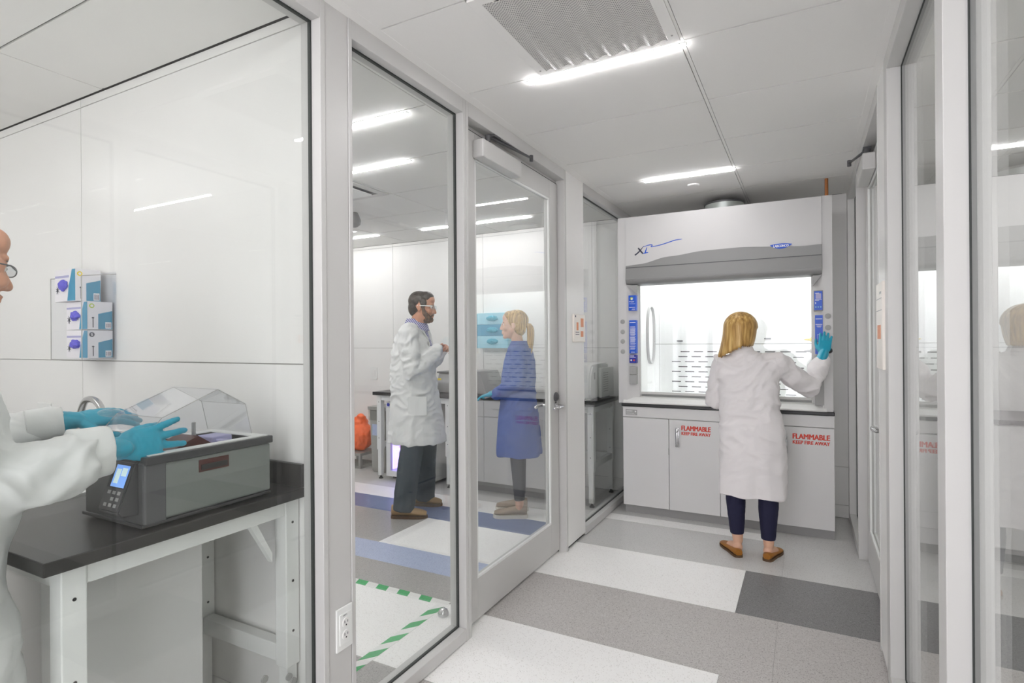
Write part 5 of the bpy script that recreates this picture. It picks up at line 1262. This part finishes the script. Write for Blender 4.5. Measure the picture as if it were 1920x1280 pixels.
# ---- woman with ponytail ----------------------------------------------------
def woman_mid():
    t = thing('person', (-2.06, 4.02, 0), 'ponytailed woman in a blue lab coat behind the door glass, facing left', 'person')
    f = Vector((-.93, -.36, 0)).normalized(); r = f.cross(Vector((0, 0, 1))); rot = math.atan2(r.y, r.x); C = Vector((-2.055, 4.02, 0))
    def P(a, fwd, z): return C + r * a + f * fwd + Vector((0, 0, z))
    hc = Vector((-2.085, 4.0, 1.532)); tilt = .04
    SR, SL = P(.165, -.01, 1.325), P(-.165, -.01, 1.325); ER, WR = P(.19, -.02, 1.07), P(.15, .17, .99); EL, WL2 = P(-.19, -.02, 1.07), P(-.14, .18, .99)
    b = NB(); head_prims(b, hc, f, tilt, .95, .9); tube(b, [P(0, -.01, 1.32), hc + Vector((0, 0, -.06)) - f * .015], .047, 14)
    rings(b, [(*P(0, 0, 0)[:2], .78, .16, .11), (*P(0, 0, 0)[:2], .95, .125, .09), (*P(0, 0, 0)[:2], 1.15, .14, .10), (*P(0, 0, 0)[:2], 1.30, .165, .085), (*P(0, 0, 0)[:2], 1.37, .08, .06)], rot=rot)
    tube(b, [SR, ER, WR], [.043, .034, .026], 12); tube(b, [SL, EL, WL2], [.043, .034, .026], 12)
    hand_prims(b, WR, f + Vector((0, 0, -.2)), Vector((0, 0, 1)), -1, .9); hand_prims(b, WL2, f + Vector((0, 0, -.2)), Vector((0, 0, 1)), 1, .9)
    A1, A2 = Vector((-2.02, 3.955, .08)), Vector((-2.10, 4.13, .08))
    for a, an in ((.07, A2), (-.07, A1)):
        a = -a if False else a
    hips = [(P(-.075, 0, .82), A2 if (A2 - P(-.075, 0, .08)).length < (A1 - P(-.075, 0, .08)).length else A1), (P(.075, 0, .82), A1 if (A1 - P(.075, 0, .08)).length < (A2 - P(.075, 0, .08)).length else A2)]
    for hip, an in hips: tube(b, [hip, (hip + an) / 2 + f * .01 + Vector((0, 0, .03)), an], [.075, .050, .032], 14)
    for an, to in ((A1, Vector((-2.14, 3.90, .04))), (A2, Vector((-2.22, 4.08, .04)))): tube(b, [an + Vector((0, 0, -.01)), to], [(.028, .028), (.024, .012)], 12)
    mobj('body', union_mesh(b, .0055, 4), M['skin2'], t); eyes(t, hc, f, tilt, .95)
    b = NB(); q = lambda z, A, B, fw=0: (*P(0, fw, 0)[:2], z, A, B)
    rings(b, [q(.49, .20, .185, 0), q(.55, .20, .182, 0), q(.75, .195, .165), q(.95, .175, .140, .0), q(1.1, .17, .135, 0), q(1.25, .185, .12, -.01), q(1.335, .16, .095, -.01), q(1.385, .08, .07, -.005)], 32, rot)
    tube(b, [SR - r * .05, SR, (SR + ER) / 2, ER, (ER + WR) / 2, WR - f * .02], [.07, .072, .066, .062, .055, .045], 16); tube(b, [SL + r * .05, SL, (SL + EL) / 2, EL, (EL + WL2) / 2, WL2 - f * .02], [.07, .072, .066, .062, .055, .045], 16)
    me = union_mesh(b, .008, 5); displace(me, cloth(4.7, .007, .95, .5)); ct = mobj('lab_coat', me, M['coatb'], t)
    obj('collar', lathe(NB(), P(0, -.008, 1.355), [(.088, 0), (.074, .03), (.064, .05), (.058, .048)]), M['coatb'], ct, smooth=True)
    for w0 in (WR, WL2):
        b = NB(); hand_prims(b, w0, f + Vector((0, 0, -.2)), Vector((0, 0, 1)), -1 if w0 is WR else 1, 1.0, curl=.3); mobj('glove', union_mesh(b, .0045, 2), M['nit'], t)
    b = NB()
    for hip, an in hips: tube(b, [hip, (hip + an) / 2 + f * .01 + Vector((0, 0, .03)), an + Vector((0, 0, .06))], [.085, .060, .042], 14, dome=False)
    mobj('leggings', union_mesh(b, .007, 3), M['legg'], t)
    shoe(t, (-1.965, 3.985), (-2.215, 3.875), M['shoe_bei'], M['sole'], .046, .078, sole_h=.024); shoe(t, (-2.045, 4.155), (-2.30, 4.065), M['shoe_bei'], M['sole'], .046, .078, sole_h=.024)
    ff, rr_, uu = hframe(f, tilt); R = Matrix((rr_, ff, uu)).transposed(); k = .95
    b = NB(); ell(b, hc + (ff * -.024 + uu * .042) * k, (.080, .098, .088), R); ell(b, hc + (ff * .035 + uu * .075) * k, (.062, .052, .045), R); ell(b, hc + (ff * -.05 + uu * -.02) * k, (.068, .055, .07), R)
    me = union_mesh(b, .005, 3); displace(me, lambda c, n_: .002 * noise.noise(Vector((c.x * 40, c.y * 40, c.z * 160)))); hr = mobj('hair', me, M['blond'], t)
    b = NB(); p = hc - ff * .105 + uu * .01; tube(b, bezier([p, p - ff * .03 + uu * -.03, p - ff * .035 + uu * -.12, p - ff * .03 + uu * -.24, p - ff * .035 + uu * -.32], 18), [.018 + .016 * math.sin(PI * min(1, i / 16)) * (1 - i / 30) for i in range(19)], 12)
    me = union_mesh(b, .005, 2); displace(me, lambda c, n_: .003 * noise.noise(Vector((c.x * 80, c.y * 80, c.z * 6)))); mobj('ponytail', me, M['blond'], hr)
    obj('hair_tie', tube(NB(), [p - ff * .012 + uu * -.01, p - ff * .02 + uu * -.018], .021, 12, dome=False), M['blackp'], hr)
woman_mid()

# ---- bald man at the near bench ------------------------------------------------
def man_near():
    t = thing('person', (-1.712, .445, 0), 'balding man with glasses and cyan gloves in a white lab coat at the near bench', 'person')
    f = Vector((.06, 1, 0)).normalized(); r = f.cross(Vector((0, 0, 1))); rot = math.atan2(r.y, r.x); C = Vector((-1.712, .445, 0))
    def P(a, fwd, z): return C + r * a + f * fwd + Vector((0, 0, z))
    ftil = -.10; hc = Vector((-1.715, .530, 1.590)); hf = Vector((-.22, 1, 0))
    SR, SL = P(.160, .02, 1.345), P(-.180, .03, 1.345)
    ER, WR = Vector((-1.580, .485, 1.095)), Vector((-1.588, .790, 1.128))
    EL, WLf = Vector((-1.99, .56, 1.12)), Vector((-1.90, .825, 1.178))
    b = NB(); head_prims(b, hc, hf, ftil, 1.02, 1.15)
    tube(b, [P(0, .05, 1.38), hc + Vector((0, -.03, -.07))], .062, 16)
    rings(b, [(*P(0, 0, 0)[:2], .88, .16, .11), (*P(0, 0, 0)[:2], 1.0, .16, .11), (*P(0, .03, 0)[:2], 1.2, .16, .11), (*P(0, .02, 0)[:2], 1.32, .15, .08), (*P(0, .04, 0)[:2], 1.43, .08, .06)], rot=rot)
    tube(b, [SR, ER, WR], [.05, .042, .027], 12); tube(b, [SL, EL, WLf], [.05, .042, .027], 12)
    dR = Vector((.02, 1, .03)).normalized(); dL = Vector((.28, 1, .06)).normalized()
    HR_ = dict(nrm=(1, 0, .25), side=-1, spread=.17, curls=(.03, .06, .08, .05), thumb_out=.25); HL_ = dict(nrm=(.45, 0, .9), side=1, spread=.05, curl=.2, thumb_out=.85)
    hand_prims(b, WR + dR * .022, dR, k=.86, **HR_); hand_prims(b, WLf + dL * .022, dL, k=.84, **HL_)
    for a in (.10, -.10): tube(b, [P(a, -.05, .92), P(a, -.02, .50), P(a, -.05, .09)], [.085, .058, .04], 14)
    mobj('body', union_mesh(b, .0045, 4), M['skin'], t); eyes(t, hc, hf, ftil, 1.02)
    b = NB(); q = lambda z, A, B, fw=0: (*P(0, fw, 0)[:2], z, A, B)
    rings(b, [q(.50, .215, .215, -.01), q(.56, .215, .212, -.01), q(.75, .208, .198, -.01), q(.84, .195, .165, -.005), q(.92, .193, .165, .0), q(1.02, .195, .178, .01), q(1.2, .198, .155, .015), q(1.32, .198, .125, .015), q(1.395, .15, .095, .03), q(1.44, .09, .08, .045)], 36, rot)
    mid = (ER + WR) / 2 + Vector((0, 0, -.018))
    tube(b, [SR - r * .05, SR, (SR + ER) / 2, ER, mid, ER * .22 + WR * .78 + Vector((0, 0, -.006)), WR - dR * .072], [.080, .083, .086, .086, .078, .068, .058], 18)
    tube(b, [SL + r * .05, SL, (SL + EL) / 2, EL, EL * .5 + WLf * .5, WLf - dL * .035], [.085, .086, .082, .072, .056, .044], 16)
    me = union_mesh(b, .0075, 5); displace(me, cloth(6.1, .008, 1.1, .5)); ct = mobj('lab_coat', me, M['coatw'], t)
    for w0, d_, a_, b_ in ((WR, dR, .066, .050), (WLf, dL, .046, .042)):
        b = NB(); tube(b, [w0 - d_ * .085, w0 - d_ * .03, w0 - d_ * .002], [(a_ * 1.02, b_), (a_, b_), (a_ * .97, b_ * .95)], 28, dome=False, side=(0, 0, 1)); me = union_mesh(b, .0035, 1); displace(me, lambda c, n_: .004 * noise.noise(c * 22)); mobj('cuff', me, M['coatw'], ct)
    obj('collar', lathe(NB(), P(0, .055, 1.41), [(.098, 0), (.082, .035), (.072, .055), (.066, .052)]), M['coatw'], ct, smooth=True)
    for w0, d_, hp, kk in ((WR, dR, HR_, 1.10), (WLf, dL, HL_, 1.04)):
        b = NB(); hand_prims(b, w0 + d_ * .02, d_, k=kk, fat=1.2, **hp)
        tube(b, [w0 - d_ * .02, w0 + d_ * .005, w0 + d_ * .03], [(.036, .036), (.034, .030), (.036, .024)], 16)
        me = union_mesh(b, .003, 3); displace(me, lambda c, n_: .0012 * noise.noise(Vector((c.x * 60, c.y * 120, c.z * 60)))); mobj('glove', me, M['nit'], t)
    # glasses
    ff, rr_, uu = hframe(hf, ftil); k = 1.02
    g_ = NB()
    for s in (1, -1):
        p = hc + (rr_ * s * .034 + ff * .096 + uu * -.002) * k; pts = [p + (rr_ * math.cos(a) * .021 + (uu * .94 - ff * .25) * math.sin(a) * .0145) for a in np.linspace(0, 2 * PI, 24, endpoint=False)]
        tube(g_, pts, .0014, 6, closed=True); tube(g_, [p + rr_ * s * .021, hc + (rr_ * s * .076 + ff * .07 + uu * .004) * k, hc + (rr_ * s * .080 + uu * .004) * k], .0018, 6)
    tube(g_, [hc + (rr_ * .010 + ff * .100) * k, hc + (rr_ * -.010 + ff * .100) * k], .0014, 6)
    gl = obj('glasses_frame', g_, M['greyd'], t, smooth=True)
    g_ = NB()
    for s in (1, -1):
        p = hc + (rr_ * s * .034 + ff * .096 + uu * -.002) * k; lathe(g_, p, [(.0155, 0), (.0155, .0015)], ff + uu * .25, 18)
    obj('lens', g_, M['lens'], gl, smooth=True)
    b = NB(); R = Matrix((rr_, ff, uu)).transposed()
    for s in (1, -1): ell(b, hc + (rr_ * s * .066 + ff * -.045 + uu * .01) * k, (.018, .05, .035), R)
    ell(b, hc + (ff * -.085 + uu * -.0) * k, (.062, .026, .045), R)
    mobj('hair', union_mesh(b, .005, 2), M['greyh'], t)
    b = NB()
    for a in (.10, -.10): tube(b, [P(a, -.05, .92), P(a, -.02, .50), P(a, -.05, .06)], [.11, .085, .075], 16, dome=False)
    mobj('trousers', union_mesh(b, .008, 3), M['denim'], t)
    for a in (.10, -.10): shoe(t, P(a, -.13, 0)[:2], P(a, .14, 0)[:2], M['shoe_tan'], M['solet'], .05, .08)
man_near()

# right room: plain bench run so that the glass looks onto something real
t = thing('base_cabinet', (1.9, 4.75, 0), 'white base cabinets at the back of the right room', 'cabinet')
obj('carcass', box(1.0, 2.55, 4.50, 5.07, .09, .862), M['cab'], t); obj('toe_kick', box(1.02, 2.53, 4.53, 5.0, 0, .09), M['kick'], t); obj('worktop', box(.99, 2.56, 4.47, 5.07, .863, .893, .003), M['black'], t)
for i in range(3): obj('door', box(1.0 + i * .5167 + .002, 1.0 + (i + 1) * .5167 - .002, 4.482, 4.499, .10, .855, .001), M['cab'], t)
